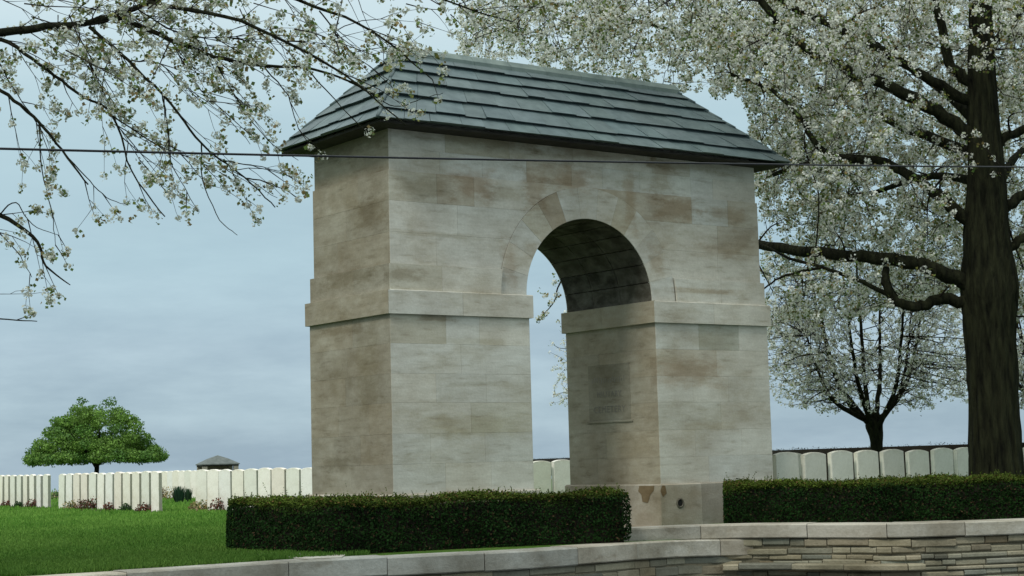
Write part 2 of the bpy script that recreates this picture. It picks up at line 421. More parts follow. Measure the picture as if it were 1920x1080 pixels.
BROWN = (.80, .73, .64); DGREY = (.74, .75, .70)
PAINT = []      # (plane, u, z, colour)
for (px, py, c) in [(885, 345, BROWN), (800, 352, (.90, .87, .80)), (1268, 392, (.80, .72, .62)), (1370, 402, (.88, .82, .74)), (1395, 450, (.85, .80, .73)), (1290, 700, (.90, .84, .77)),
                    (1340, 636, DGREY), (1065, 325, BROWN), (745, 515, (.88, .85, .78)), (1230, 345, (1.05, 1.06, 1.04)), (1330, 330, (1.02, 1.02, 1.0)), (1250, 340, (.9, .82, .7)), (880, 262, (.80, .76, .66)), (1060, 290, (.9, .86, .8)), (1235, 303, (.88, .84, .78)), (960, 275, (.86, .83, .74)), (820, 380, (.93, .92, .9)), (770, 597, (.8, .76, .68)), (900, 800, (.93, .92, .87)), (1300, 760, (.94, .93, .9))]:
    PAINT.append(('front', *facade_uz(px, py), c))
STAINS = [  # place in the photograph, half size in metres, colour multiplier
    (800, 352, .40, .10, (.62, .57, .48)), (892, 345, .26, .17, (.66, .53, .42)), (955, 362, .26, .08, (.72, .68, .60)), (1008, 355, .16, .24, (.58, .47, .36)), (1075, 335, .26, .15, (.68, .56, .45)),
    (1185, 375, .08, .34, (.72, .62, .50)), (1268, 390, .36, .14, (.58, .47, .36)), (1368, 402, .34, .10, (.66, .57, .46)), (1245, 325, .18, .22, (.62, .55, .45)), (1395, 450, .18, .13, (.66, .60, .52)),
    (1235, 490, .12, .20, (.70, .62, .53)), (958, 495, .10, .22, (.74, .65, .57)), (760, 515, .24, .07, (.55, .50, .42)), (1320, 546, .55, .035, (.70, .61, .50)), (1290, 700, .50, .16, (.74, .64, .55)),
    (820, 597, .26, .03, (.52, .46, .38)), (890, 800, .62, .12, (.80, .77, .66)), (1000, 470, .10, .10, (.8, .74, .66)), (900, 262, .9, .055, (.60, .56, .47)), (1120, 288, .8, .07, (.58, .51, .41)), (1300, 312, .7, .06, (.60, .54, .44)),  # the last ones here are wide dark bands under the eaves
    (830, 440, .5, .03, (.74, .71, .64)), (880, 640, .5, .035, (.84, .82, .76)), (1350, 470, .4, .08, (.86, .80, .73)), (900, 720, .35, .03, (.8, .78, .72)), (1330, 800, .4, .05, (.88, .84, .77))]
SIDEST = [(690, 400, .32, .16, (.62, .56, .47)), (655, 520, .62, .11, (.62, .57, .47)), (640, 620, .5, .05, (.7, .65, .57)), (690, 700, .22, .5, (.80, .77, .68)), (640, 870, .3, .08, (.6, .57, .5)), (660, 265, .8, .12, (.55, .5, .42))]  # the last entry is a dark band under the eaves
def facade_yz(px, py):
    d = ray(px, py); o = Vector((0, 0, EYE)) - Vector((GX, GY, 0)); n = Vector((cT, sT, 0)); t = (0 - o.dot(n)) / d.dot(n); p = o + d * t; return (p.dot(Vector((-sT, cT, 0))), p.z)
def add_stains():
    nt = M_ash.node_tree; N = nt.nodes; L = nt.links; b = [n for n in N if n.type == 'BSDF_PRINCIPLED'][0]; cur = b.inputs['Base Color'].links[0].from_socket
    v = obc(N); sep = N.new('ShaderNodeSeparateXYZ'); L.new(v, sep.inputs[0])
    n1 = noise(N, L, v, 5, 6, .7, (1, 1, 2.4), (3, 1, 8)); n2 = noise(N, L, v, 2.6, 4, .6, (1, 1, 1.5), (6, 2, 4))
    def M(op, a, c=None, clamp=False):
        m = N.new('ShaderNodeMath'); m.operation = op; m.use_clamp = clamp
        for i, q in ((0, a), (1, c)):
            if q is None: continue
            if isinstance(q, bpy.types.NodeSocket): L.new(q, m.inputs[i])
            else: m.inputs[i].default_value = q
        return m.outputs[0]
    wob = M('MULTIPLY', M('SUBTRACT', n1, .5), 2.6)
    onfront = M('LESS_THAN', sep.outputs[1], .12); onside = M('MULTIPLY', M('LESS_THAN', sep.outputs[0], .10), M('GREATER_THAN', sep.outputs[1], .05))
    for lst, ax, gate_, fn in ((STAINS, 0, onfront, facade_uz), (SIDEST, 1, onside, facade_yz)):
        for (px, py, a, bb, c) in lst:
            u, z = fn(px, py)
            du = M('DIVIDE', M('ABSOLUTE', M('SUBTRACT', sep.outputs[ax], u)), a); dz = M('DIVIDE', M('ABSOLUTE', M('SUBTRACT', sep.outputs[2], z)), bb)
            d = M('MAXIMUM', du, dz); k = M('MULTIPLY', M('ADD', M('SUBTRACT', 1.25, d), wob), 1.3, True); k = M('MULTIPLY', k, gate_); k = M('MULTIPLY', k, .68)
            cur = mul(N, L, cur, c, k)
    L.new(cur, b.inputs['Base Color'])
add_stains()
def blk_col(g, plane, u0, u1, z0, z1, amp=.045):
    for (pl, u, z, c) in PAINT:
        if pl == plane and u0 <= u <= u1 and z0 <= z <= z1: return c
    k = g.uniform(1 - amp, 1 + amp * .7); w = g.uniform(-.015, .03); return (k * (1 + w), k, k * (1 - w * 1.3))
GAP = .0014
def extr(mb, poly, O, U, Nn, col, depth=.022):
    cx = sum(p[0] for p in poly) / len(poly); cz = sum(p[1] for p in poly) / len(poly)
    def shr(p, g_):
        d = math.hypot(p[0] - cx, p[1] - cz); f = max(0, 1 - g_ * 1.2 / max(d, .02)); return (cx + (p[0] - cx) * f, cz + (p[1] - cz) * f)
    back = [O + U * p[0] + Vector((0, 0, p[1])) - Nn * depth for p in (shr(q, GAP * .5) for q in poly)]
    mid = [O + U * p[0] + Vector((0, 0, p[1])) - Nn * .0015 for p in (shr(q, GAP * .5) for q in poly)]
    fr = [O + U * p[0] + Vector((0, 0, p[1])) for p in (shr(q, GAP * .5 + .002) for q in poly)]
    n = len(poly); fs = [tuple(range(2 * n, 3 * n))]
    for b in (0, n):
        for i in range(n):
            j = (i + 1) % n; fs.append((b + i, b + j, b + n + j, b + n + i))
    mb.add(back + mid + fr, fs, col)
def ashlar(mb, plane, O, U, Nn, u0, u1, rows, g, lmin=.42, lmax=.85, amp=.05, tint=(1, 1, 1), arch=False):
    for (za, zb) in rows:
        segs = [(u0, u1)]
        if arch and za < Z2 + RO - .01:
            wa = math.sqrt(max(0, RO ** 2 - max(0, za - Z2) ** 2)); segs = [(u0, XC - wa), (XC + wa, u1)]
        for si, (a, b) in enumerate(segs):
            ln = b - a; n = max(1, round(ln / g.uniform(lmin + .1, lmax))); js = [a + ln * (i + (g.uniform(-.22, .22) if 0 < i < n else 0)) / n for i in range(n + 1)]
            for i in range(n):
                p0, p1 = js[i], js[i + 1]; c = blk_col(g, plane, p0, p1, za, zb, amp); c = tuple(x * t for x, t in zip(c, tint))
                poly = [(p0, za), (p1, za), (p1, zb), (p0, zb)]
                if len(segs) == 2:
                    arc = []
                    for k in range(9):
                        z = za + (zb - za) * k / 8; w = math.sqrt(max(0, RO ** 2 - (z - Z2) ** 2)); arc.append((XC - w if si == 0 else XC + w, z))
                    if si == 0 and i == n - 1: poly = [(p0, za)] + arc + [(p0, zb)]
                    if si == 1 and i == 0: poly = [(p1, za), (p1, zb)] + arc[::-1]
                extr(mb, poly, O, U, Nn, c)
X_, Y_ = Vector((1, 0, 0)), Vector((0, 1, 0))
SIDE = (.50, .46, .395)      # brown algae film and painted tree shade on the left flank stones
JAMB = (.62, .575, .495)  # passage shade painted into the jamb stones
LROWS = [(Z0, .80), (.80, 1.12), (1.12, 1.45), (1.45, 1.76), (1.76, 2.08), (2.08, Z1)]
def pier(x0, x1, jx, seed, sidetint):
    g = random.Random(seed); mb = MB(); i = .02
    mb.box((x0 + i, i, Z0 - .01), (x1 - i, GD - i, Z1 + .01), (.95, .94, .90))
    ft = (1, 1, 1)
    ashlar(mb, 'front', Vector((0, 0, 0)), X_, -Y_, x0, x1, LROWS, g, tint=ft, amp=.03)
    ashlar(mb, 'back', Vector((0, GD, 0)), X_, Y_, x0, x1, LROWS, g)
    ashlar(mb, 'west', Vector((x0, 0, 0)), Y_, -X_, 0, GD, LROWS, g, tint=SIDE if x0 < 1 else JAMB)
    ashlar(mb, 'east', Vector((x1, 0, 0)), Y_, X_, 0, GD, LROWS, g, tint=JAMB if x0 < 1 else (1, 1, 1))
    return mb.build("pier", M_ash, gate)
pier(0, XA, XA, 21, SIDE); pierR = pier(XB, GW, XB, 22, JAMB)
# plinths
for x0, x1 in ((-.05, XA + .05), (XB - .05, GW + .05)):
    mb = MB(); g = random.Random(int(x0 * 10) + 50)
    n = 3
    for k in range(n):
        a = x0 + (x1 - x0) * k / n; b = x0 + (x1 - x0) * (k + 1) / n
        for (ya, yb) in ((-.05, GD / 2), (GD / 2 + .003, GD + .05)):
            mb.box((a + .0015, ya, -.35), (b - .0015, yb, Z0), colc(g), .015)
    mb.build("plinth", M_plinth, gate)
# rust coloured run-off marks are mineral stains, part of the stone: thin patches 2 mm proud
def stain(name, pts, col, Y):
    mb = MB(); mb.add([(p[0], Y, p[1]) for p in pts], [tuple(range(len(pts)))], col); return mb
st = MB()
def stpoly(pxs, Y, col):
    pts = [facade_uz(a, b, Y) for a, b in pxs]; st.add([(p[0], Y - .003, min(p[1], Z0 - .018)) for p in pts], [tuple(range(len(pts)))], col)
def jamb_yz(px, py, X):
    d = ray(px, py); o = Vector((0, 0, EYE)) - Vector((GX, GY, 0)); n = Vector((cT, sT, 0)); t = (X - o.dot(n)) / d.dot(n); p = o + d * t; return (p.dot(Vector((-sT, cT, 0))), p.z)
pts = [jamb_yz(a, b, XB - .05) for a, b in [(1199, 910), (1197, 921), (1203, 928), (1205, 941), (1215, 943), (1220, 927), (1226, 920), (1227, 910)]]
jst = MB(); jst.add([(XB - .053, p[0], min(p[1], Z0 - .018)) for p in pts], [tuple(range(len(pts)))], (.50, .42, .30)); jst.build("stain", M_plinth, gate)
stpoly([(1247, 908), (1250, 925), (1243, 932), (1238, 921), (1241, 908)][::-1], -.05, (.50, .40, .28))
st.build("stain", M_plinth, gate)
hx, hz = facade_uz(1275, 943, -.05)
mb = MB(); ring = []
for r_, y in ((.062, -.056), (.045, -.062), (.038, -.05), (.036, -.02)):
    ring += [(hx + r_ * math.cos(a), y, hz + r_ * math.sin(a)) for a in [2 * math.pi * k / 20 for k in range(20)]]
fs = [(b * 20 + i, b * 20 + (i + 1) % 20, (b + 1) * 20 + (i + 1) % 20, (b + 1) * 20 + i) for b in range(2) for i in range(20)]
mb.add(ring[:60], fs, (.5, .5, .5)); mb.build("drain_rim", M_mortar, gate)
mb = MB(); mb.add([(hx + .04 * math.cos(a), -.054, hz + .04 * math.sin(a)) for a in [2 * math.pi * k / 20 for k in range(20)]], [tuple(range(20))]); mb.build("drain_hole", M_dark, gate)
# string courses (with the shadow gap under them given by their own projection)
pb = .036
for x0, x1 in ((0, XA), (XB, GW)):
    mb = MB(); g = random.Random(int(x0 * 7) + 9); n = 2
    for k in range(n):
        a = x0 - pb + (x1 - x0 + 2 * pb) * k / n; b = x0 - pb + (x1 - x0 + 2 * pb) * (k + 1) / n; c = blk_col(g, 'sc', 0, 0, 0, 0, .03)
        mb.box((a + .0015, -pb, Z1), (b - .0015, GD + pb, Z2 - .002), tuple(v * .98 for v in c), .008)
    mb.build("string_course", M_ash, gate)
# side of band on the shade-tinted, stained flank and the jamb: a 3 mm skin of the darker stones
def skin(x, ya, yb, za, zb, nx, tint):
    mb = MB(); g = random.Random(5); ashlar(mb, 'skin', Vector((x + nx * .004, 0, 0)), Y_, X_ * nx, ya, yb, [(za, zb)], g, tint=tint); return mb
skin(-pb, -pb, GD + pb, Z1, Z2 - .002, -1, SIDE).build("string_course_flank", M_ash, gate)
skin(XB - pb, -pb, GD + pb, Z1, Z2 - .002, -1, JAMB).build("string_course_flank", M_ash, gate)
# upper wall with the arch
mb = MB(); g = random.Random(77)
def arch_core(mb, x0, x1, y0, y1, z0, z1, col):
    K = 28; arc = [(XC - (RI + .004) * math.cos(math.pi * k / K), Z2 + (RI + .004) * math.sin(math.pi * k / K)) for k in range(K + 1)]
    top = [(x0 + (x1 - x0) * k / K, z1) for k in range(K + 1)]
    vs = []; 
    for y in (y0, y1): vs += [(a, y, b) for a, b in arc] + [(a, y, b) for a, b in top] + [(x0, y, z0), (x1, y, z0)]
    m = 2 * K + 4; fs = []
    for s, o in ((0, 0), (1, m)):
        for k in range(K):
            f = (o + k, o + k + 1, o + K + 1 + k + 1, o + K + 1 + k); fs.append(f if s else f[::-1])
        fs.append((o + 0, o + K + 1, o + 2 * K + 2)); fs.append((o + K, o + 2 * K + 3, o + 2 * K + 1))
    fs += [(K + 1, 2 * K + 1, m + 2 * K + 1, m + K + 1), (2 * K + 2, K + 1, m + K + 1, m + 2 * K + 2), (2 * K + 1, 2 * K + 3, m + 2 * K + 3, m + 2 * K + 1), (0, 2 * K + 2, m + 2 * K + 2, m), (2 * K + 3, K, m + K, m + 2 * K + 3)]
    mb.add(vs, fs, col)
arch_core(mb, .06, GW - .06, .06, GD - .06, Z2, Z2 + RO + .02, (.95, .94, .90))
mb.box((.10, .10, Z2 + RO + .02), (GW - .10, GD - .10, ZE + .16), (.95, .94, .90))
for rows, ins in (([(Z2, Z2B)], .008), ([(Z2B, 3.28), (3.28, 3.62), (3.62, 3.95)], .042), ([(3.95, 4.20), (4.20, ZE + .02)], .058)):
    D = .03 + max(0, .06 - ins)
    ashlar(mb, 'front', Vector((0, ins, 0)), X_, -Y_, ins, GW - ins, rows, g, .5, .95, arch=True, amp=.05)
    ashlar(mb, 'back', Vector((0, GD - ins, 0)), X_, Y_, ins, GW - ins, rows, g, arch=True)
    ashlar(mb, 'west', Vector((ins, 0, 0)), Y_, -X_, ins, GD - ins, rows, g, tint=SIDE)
    ashlar(mb, 'east', Vector((GW - ins, 0, 0)), Y_, X_, ins, GD - ins, rows, g)
# filler so the shallow blocks meet the core
mb.box((.028, .045, Z2), (1.455, GD - .03, Z2B - .004), (.95, .94, .90)); mb.box((2 * XC - 1.455, .045, Z2), (GW - .028, GD - .03, Z2B - .004), (.95, .94, .90))
mb.build("upper_wall", M_ash, gate)
# voussoirs
VC = {4: (.66, .58, .48), 3: (.84, .81, .73), 8: (.86, .80, .70)}
for Yp, Nn, nm in ((.037, -Y_, 'front'), (GD - .037, Y_, 'back')):
    mb = MB(); g = random.Random(31); n = 13
    for k in range(n):
        a0 = math.pi * (1 - k / n); a1 = math.pi * (1 - (k + 1) / n); poly = []
        for t in range(5):
            a = a0 + (a1 - a0) * t / 4; poly.append((XC + RI * math.cos(a), Z2 + RI * math.sin(a)))
        for t in range(5):
            a = a1 + (a0 - a1) * t / 4; poly.append((XC + (RO - .002) * math.cos(a), Z2 + (RO - .002) * math.sin(a)))
        extr(mb, poly, Vector((0, Yp, 0)), X_, Nn, VC.get(k, blk_col(g, 'v', 0, 0, 0, 0, .10)), .03)
    mb.build("arch_ring", M_ash, gate)
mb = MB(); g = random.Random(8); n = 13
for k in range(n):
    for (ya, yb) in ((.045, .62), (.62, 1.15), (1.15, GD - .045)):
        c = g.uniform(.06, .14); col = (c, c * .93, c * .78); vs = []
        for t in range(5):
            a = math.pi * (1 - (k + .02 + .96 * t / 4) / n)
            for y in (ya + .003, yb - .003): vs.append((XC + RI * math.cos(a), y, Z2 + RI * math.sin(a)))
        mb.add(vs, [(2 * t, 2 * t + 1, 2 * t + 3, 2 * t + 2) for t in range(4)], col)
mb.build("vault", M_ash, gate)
# passage floor
mb = MB(); mb.box((XA - .02, -.02, -.3), (XB + .02, GD + .02, .012), (.8, .8, .8), .01); mb.build("threshold", M_plinth, gate)

# inscription cut in the jamb facing the passage
def letters(txt, size):
    cu = bpy.data.curves.new("t", 'FONT'); cu.body = txt; cu.size = size; cu.align_x = 'CENTER'; cu.space_character = 1.15; cu.extrude = .0015
    to = bpy.data.objects.new("t", cu); COL.objects.link(to); dg = bpy.context.evaluated_depsgraph_get()
    me = bpy.data.meshes.new_from_object(to.evaluated_get(dg)); bpy.data.objects.remove(to); return me
panel = empty("inscription", (0, 0, 0)); panel.parent = gate
mb = MB(); mb.box((XB - .004, .50, 1.27), (XB + .02, 1.30, 1.95), (.46, .43, .36), 0.001); mb.build("tablet", M_ash, panel)
mb = MB(); mb.box((XB - .014, .46, 1.240), (XB + .02, 1.34, 1.266), (.5, .47, .4), 0.004); mb.build("sill", M_ash, panel)
M_cut = mat_simple("weathered lettering", (.17, .158, .128), (.23, .215, .176), 20, .9, .002, .2, (1, 1, 1), False)
for txt, z, sz in (("MILITARY", 1.555, .10), ("CEMETERY", 1.365, .115)):
    me = letters(txt, sz); me.materials.append(M_cut); o = bpy.data.objects.new("lettering", me); COL.objects.link(o); o.parent = panel
    o.matrix_local = Matrix(((0, 0, -1, XB - .0058), (-1, 0, 0, .90), (0, 1, 0, z), (0, 0, 0, 1)))
mb = MB(); g = random.Random(2)       # first line worn beyond reading: only the strokes are left
for k in range(15):
    y = .60 + k * .043; h = g.uniform(.05, .085); mb.box((XB - .0058, y, 1.72 + g.uniform(0, .02)), (XB - .0040, y + g.uniform(.010, .018), 1.72 + h), (1, 1, 1))
mb.build("lettering", M_cut, panel)

# roof: thick slates in courses, hips and a ridge
def build_roof():
    root = empty("roof", (0, 0, 0)); root.parent = gate
    ov = .245; x0, x1, y0, y1 = -ov, GW + ov, -ov, GD + ov; zb = ZE + .03; ri = .749
    ym = GD / 2; xa, xb = ri, GW - ri
    def P(side, u, t, lift=0.0):
        # side front/back/west/east, u 0..1 along, t 0..1 up
        if side in ('front', 'back'):
            ya = y0 if side == 'front' else y1; A = Vector((x0, ya, zb)); B = Vector((x1, ya, zb)); A2 = Vector((xa, ym, ZR)); B2 = Vector((xb, ym, ZR))
        else:
            xx = x0 if side == 'west' else x1; xt = xa if side == 'west' else xb
            A = Vector((xx, y0, zb)); B = Vector((xx, y1, zb)); A2 = B2 = Vector((xt, ym, ZR))
        a = A.lerp(A2, t); b = B.lerp(B2, t); n = {'front': Vector((0, -.7, .7)), 'back': Vector((0, .7, .7)), 'west': Vector((-.74, 0, .67)), 'east': Vector((.74, 0, .67))}[side]
        return a.lerp(b, u) + n * lift, n
    lv = [0, .14, .34, .53, .69, .84, .965]
    g = random.Random(4)
    for ci in range(6):
        mb = MB(); t0, t1 = lv[ci], lv[ci + 1]
        for side in ('front', 'back', 'west', 'east'):
            ln = (GW + 2 * ov) * (1 - t0) + (GW - 2 * ri) * t0 if side in ('front', 'back') else (GD + 2 * ov) * (1 - t0)
            n = max(2, round(ln / .36)); 
            js = [max(0, min(1, (k + (g.uniform(-.28, .28) if 0 < k < n else 0)) / n)) for k in range(n + 1)]
            for k in range(n):
                c = g.uniform(.88, 1.1); col = (c * g.uniform(.95, 1.02), c, c * g.uniform(.98, 1.04)); e = .0005
                u0, u1 = js[k] + (e if k else 0), js[k + 1] - (e if k < n - 1 else 0); dz = g.uniform(-.003, .003); lip = .046 + g.uniform(-.009, .009)
                tb = t0 - .016 + g.uniform(-.007, .007) * (1 if ci else 0)
                top = [P(side, u0, tb, lip)[0], P(side, u1, tb, lip)[0], P(side, u1, t1 + .02, .004 + dz * .3)[0], P(side, u0, t1 + .02, .004 + dz * .3)[0]]
                bot = [P(side, u0, tb + .030, -.002)[0], P(side, u1, tb + .030, -.002)[0], P(side, u1, t1 + .02, -.03)[0], P(side, u0, t1 + .02, -.03)[0]]
                fs = [(0, 1, 2, 3), (7, 6, 5, 4), (0, 4, 5, 1), (1, 5, 6, 2), (2, 6, 7, 3), (3, 7, 4, 0)]
                mb.add(top + bot, fs, col)
        mb.build("slate_course", M_slate, root)
    mb = MB()
    for (xx, xt) in ((x0, xa), (x1, xb)):
        for ya in (y0, y1):
            A = Vector((xx, ya, zb)); B = Vector((xt, ym, ZR)); n_ = Vector((-.5 if xx < 0 else .5, -.5 if ya < 0 else .5, .7))
            for k in range(9):
                a = A.lerp(B, k / 9) + n_ * .022; b = A.lerp(B, (k + 1.03) / 9) + n_ * .014; mb.tube([a, b], [.026, .022], 6, (.8, .85, .85))
            mb.build("hip", M_slate, root); mb = MB()
    mb = MB(); n = 8; g = random.Random(6)
    for k in range(n):
        a = xa - .12 + (xb - xa + .24) * k / n; b = xa - .12 + (xb - xa + .24) * (k + 1) / n - .004; w = .115; c = g.uniform(1.35, 1.6)
        vs = []
        for x in (a, b): vs += [(x, ym - w, ZR - .085), (x, ym - w, ZR - .035), (x, ym - .03, ZR + .045), (x, ym + .03, ZR + .045), (x, ym + w, ZR - .035), (x, ym + w, ZR - .085)]
        fs = [(i, i + 1, 7 + i, 6 + i) for i in range(5)] + [(0, 6, 11, 5), (5, 4, 3, 2, 1, 0), (6, 7, 8, 9, 10, 11)]
        mb.add(vs, fs, (c, c * .95, c * .85))
    mb.build("ridge", M_slate, root)
    mb = MB(); s = ZE + .0
    mb.box((x0 + .03, y0 + .03, s), (x1 - .03, y1 - .03, s + .022), (1, 1, 1)); mb.build("soffit", M_wood, root)
build_roof()

# ------------------------------------------------------------------ hedges
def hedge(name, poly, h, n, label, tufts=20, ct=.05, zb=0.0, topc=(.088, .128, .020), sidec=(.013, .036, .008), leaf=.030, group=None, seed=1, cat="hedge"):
    """poly: footprint (counter-clockwise); leaves fill a thick shell round a dark twiggy core"""
    root = empty(name, tuple(sum((Vector(p) for p in poly), Vector((0, 0))) / len(poly)) + (zb,), label=label, cat=cat, group=group)
    ox, oy = root.location.x, root.location.y; P = [Vector((p[0] - ox, p[1] - oy)) for p in poly]; m = len(P)
    # inset core
    ctr = Vector((0, 0)); core = []
    for i in range(m):
        a, b, c = P[i - 1], P[i], P[(i + 1) % m]; n1 = Vector((-(b - a).y, (b - a).x)).normalized(); n2 = Vector((-(c - b).y, (c - b).x)).normalized(); nn = (n1 + n2); nn = nn / max(.3, nn.dot(n1)) ; core.append(b + nn * .05)
    mb = MB(); mb.add([(p.x, p.y, -.05) for p in core] + [(p.x, p.y, h - ct) for p in core], [tuple(range(m, 2 * m))] + [(i, (i + 1) % m, m + (i + 1) % m, m + i) for i in range(m)], (.35, .4, .3))
    mb.build("branches", M_twig, root)
    g = np.random.default_rng(seed); tri = []
    edges = [(P[i], P[(i + 1) % m]) for i in range(m)]; ar = [(b - a).length * h for a, b in edges]
    bb = (min(p.x for p in P), max(p.x for p in P), min(p.y for p in P), max(p.y for p in P))
    def inside(x, y):
        r = np.zeros(len(x), bool)
        for (a, b) in edges:
            c = ((a.y > y) != (b.y > y)) & (x < (b.x - a.x) * (y - a.y) / ((b.y - a.y) + 1e-12) + a.x); r ^= c
        return r
    k = n; X = g.uniform(bb[0], bb[1], k * 4); Y = g.uniform(bb[2], bb[3], k * 4); q = inside(X, Y); frac = q.mean(); top_a = frac * (bb[1] - bb[0]) * (bb[3] - bb[2])
    tot = sum(ar) + top_a; nt = int(n * top_a / tot * 1.4); X, Y = X[q][:nt], Y[q][:nt]; nt = len(X)
    wob = lambda x, y: .018 * np.sin(x * 3.1 + y * 2) + .014 * np.sin(x * 7.7 - y * 5) + .008 * np.sin(x * 17 + y * 21)
    PT = np.stack([X, Y, h - np.abs(g.normal(0, .02, nt)) + wob(X, Y) + .015 * (g.random(nt) ** 4) * 3], 1)
    NT = unit(np.stack([np.zeros(nt), np.zeros(nt), np.ones(nt)], 1) + g.normal(size=(nt, 3)) * .75)
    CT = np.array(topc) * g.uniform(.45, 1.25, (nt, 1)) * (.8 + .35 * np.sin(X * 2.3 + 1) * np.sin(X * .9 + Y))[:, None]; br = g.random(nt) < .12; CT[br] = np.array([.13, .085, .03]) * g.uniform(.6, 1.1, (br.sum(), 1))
    PS = []; NS = []
    for (a, b), A in zip(edges, ar):
        q = int(n * A / tot); t = g.random(q); z = g.random(q) * h; d = b - a; nx = Vector((d.y, -d.x)).normalized()
        bul = .02 * np.sin(t * d.length * 4 + z * 6) - np.abs(g.normal(0, .022, q)) - .035 * np.clip((z - h + .07) / .07, 0, 1) ** 2
        PS.append(np.stack([a.x + d.x * t + nx.x * bul, a.y + d.y * t + nx.y * bul, z], 1)); NS.append(unit(np.array([nx.x, nx.y, .25]) + g.normal(size=(q, 3)) * .8))
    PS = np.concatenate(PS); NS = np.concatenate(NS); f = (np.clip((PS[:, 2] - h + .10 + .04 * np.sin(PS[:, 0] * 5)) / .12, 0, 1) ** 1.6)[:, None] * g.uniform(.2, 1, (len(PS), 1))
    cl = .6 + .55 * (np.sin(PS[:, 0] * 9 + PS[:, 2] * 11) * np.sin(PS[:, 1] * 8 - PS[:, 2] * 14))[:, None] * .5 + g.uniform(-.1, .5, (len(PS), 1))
    CS = (np.array(sidec) * (1 - f) + np.array(topc) * f) * cl  # shade painted into the side leaves; tops keep their fresh-shoot green
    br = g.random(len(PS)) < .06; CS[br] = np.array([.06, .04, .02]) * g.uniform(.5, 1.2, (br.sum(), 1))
    PA = np.concatenate([PT, PS]); NA = np.concatenate([NT, NS]); CA = np.concatenate([CT, CS])
    V = leafquads(PA, NA, g.uniform(.6, 1.25, len(PA)) * leaf, .55)
    # sprigs standing above the clipped top
    S = []; SCc = []
    for i in range(tufts):
        j = g.integers(0, len(PT)); b = PT[j].copy(); L_ = g.uniform(.025, .075) * (2.2 if g.random() < .03 else 1); d = np.array([g.normal(0, .35), g.normal(0, .35), 1.0]); d /= np.linalg.norm(d)
        for s in range(7): S.append(b + d * L_ * s / 6); SCc.append(np.array(topc) * g.uniform(.4, 1.0))
    if S:
        S = np.array(S); Vs = leafquads(S, unit(nr.normal(size=S.shape)), np.full(len(S), leaf * .8), .5); V = np.concatenate([V, Vs]); CA = np.concatenate([CA, np.array(SCc)])
    npquads(V, CA, "leaves", M_hedge, root)
    return root
def lxy(x, y): p = g2w(x, y, 0); return (p.x, p.y)
c0 = onz(618, 1041); c1 = onz(1183, 1013); c2 = onz(428, 1034)
ux = (c1 - c0).normalized(); uy = Vector((-ux.y, ux.x, 0))
q = [c0, c1, c1 + uy * .62, c0 + ux * 1.02 + uy * .62, c0 + ux * .95 + uy * 2.1, c2 + uy * .35 + ux * .1, c2]
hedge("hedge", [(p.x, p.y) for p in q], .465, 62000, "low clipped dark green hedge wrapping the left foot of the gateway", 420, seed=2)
mb = MB(); sl = [onz(572, 1050.5), onz(640, 1047), onz(660, 1034), onz(425, 1026), onz(385, 1031)]; mb.add([(p.x, p.y, .012) for p in sl] + [(p.x, p.y, -.05) for p in sl], [(0, 1, 2, 3, 4)] + [(5 + i, 5 + (i + 1) % 5, (i + 1) % 5, i) for i in range(5)]); mb.build('paving_slab', M_coping, kind='structure')
d_r = [(1357, 19.25), (1450, 19.2), (1700, 19.1), (1920, 18.75), (2200, 18.3)]
fr = [at(x, 960, y) for x, y in d_r]
q = [(p.x, p.y) for p in fr] + [(p.x + .15, p.y + 1.05) for p in fr[::-1]]
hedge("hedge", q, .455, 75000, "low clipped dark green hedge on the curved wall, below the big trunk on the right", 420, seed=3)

# ------------------------------------------------------------------ headstones
def headstone_mesh(w=.40, t=.076, h=.82):
    mb = MB(); K = 12; pr = [(-w / 2, 0), (w / 2, 0)]; rise = .032
    for k in range(K + 1):
        u = 1 - 2 * k / K; pr.append((u * w / 2, h - rise * u * u))
    n = len(pr); vs = []; b = .006
    for y, s in ((-t / 2, b), (-t / 2 + b, 0), (t / 2 - b, 0), (t / 2, b)):
        for (x, z) in pr: vs.append((x * (1 - 2 * s / w), y, z - (s if z > .1 else 0)))
    fs = [tuple(range(n)), tuple(reversed([3 * n + i for i in range(n)]))]
    for r_ in range(3):
        for i in range(n):
            j = (i + 1) % n; fs.append((r_ * n + j, r_ * n + i, (r_ + 1) * n + i, (r_ + 1) * n + j))
    mb.add(vs, fs)
    for k, (x, z) in enumerate([(v[0], v[2]) for v in vs]): pass
    for sx in (-1, 1):      # end strips painted dark as shaded, pale as lit, 1.5 mm proud
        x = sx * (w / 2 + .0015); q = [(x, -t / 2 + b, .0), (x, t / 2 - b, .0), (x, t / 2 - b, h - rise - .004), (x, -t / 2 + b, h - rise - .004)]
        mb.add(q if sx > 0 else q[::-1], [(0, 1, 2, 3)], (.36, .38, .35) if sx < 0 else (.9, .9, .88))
    return mb
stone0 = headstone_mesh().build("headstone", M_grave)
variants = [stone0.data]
gg = random.Random(12)
for i in range(4):
    me = stone0.data.copy(); c = [(1, .97, .90), (.94, .95, .90), (1.06, 1.04, 1.0), (.98, .92, .86)][i]
    a_ = np.empty(len(me.vertices) * 4, dtype=np.float32); me.color_attributes["col"].data.foreach_get("color", a_); a_ = (a_.reshape(-1, 4) * np.array([*c, 1], dtype=np.float32)).ravel(); me.color_attributes["col"].data.foreach_set("color", a_); variants.append(me)
ORD = ["first", "second", "third", "fourth", "fifth", "sixth", "seventh", "eighth", "ninth", "tenth", "eleventh", "twelfth", "thirteenth", "fourteenth", "fifteenth", "sixteenth", "seventeenth", "eighteenth", "nineteenth", "twentieth"]
used = [False]
greyset = []
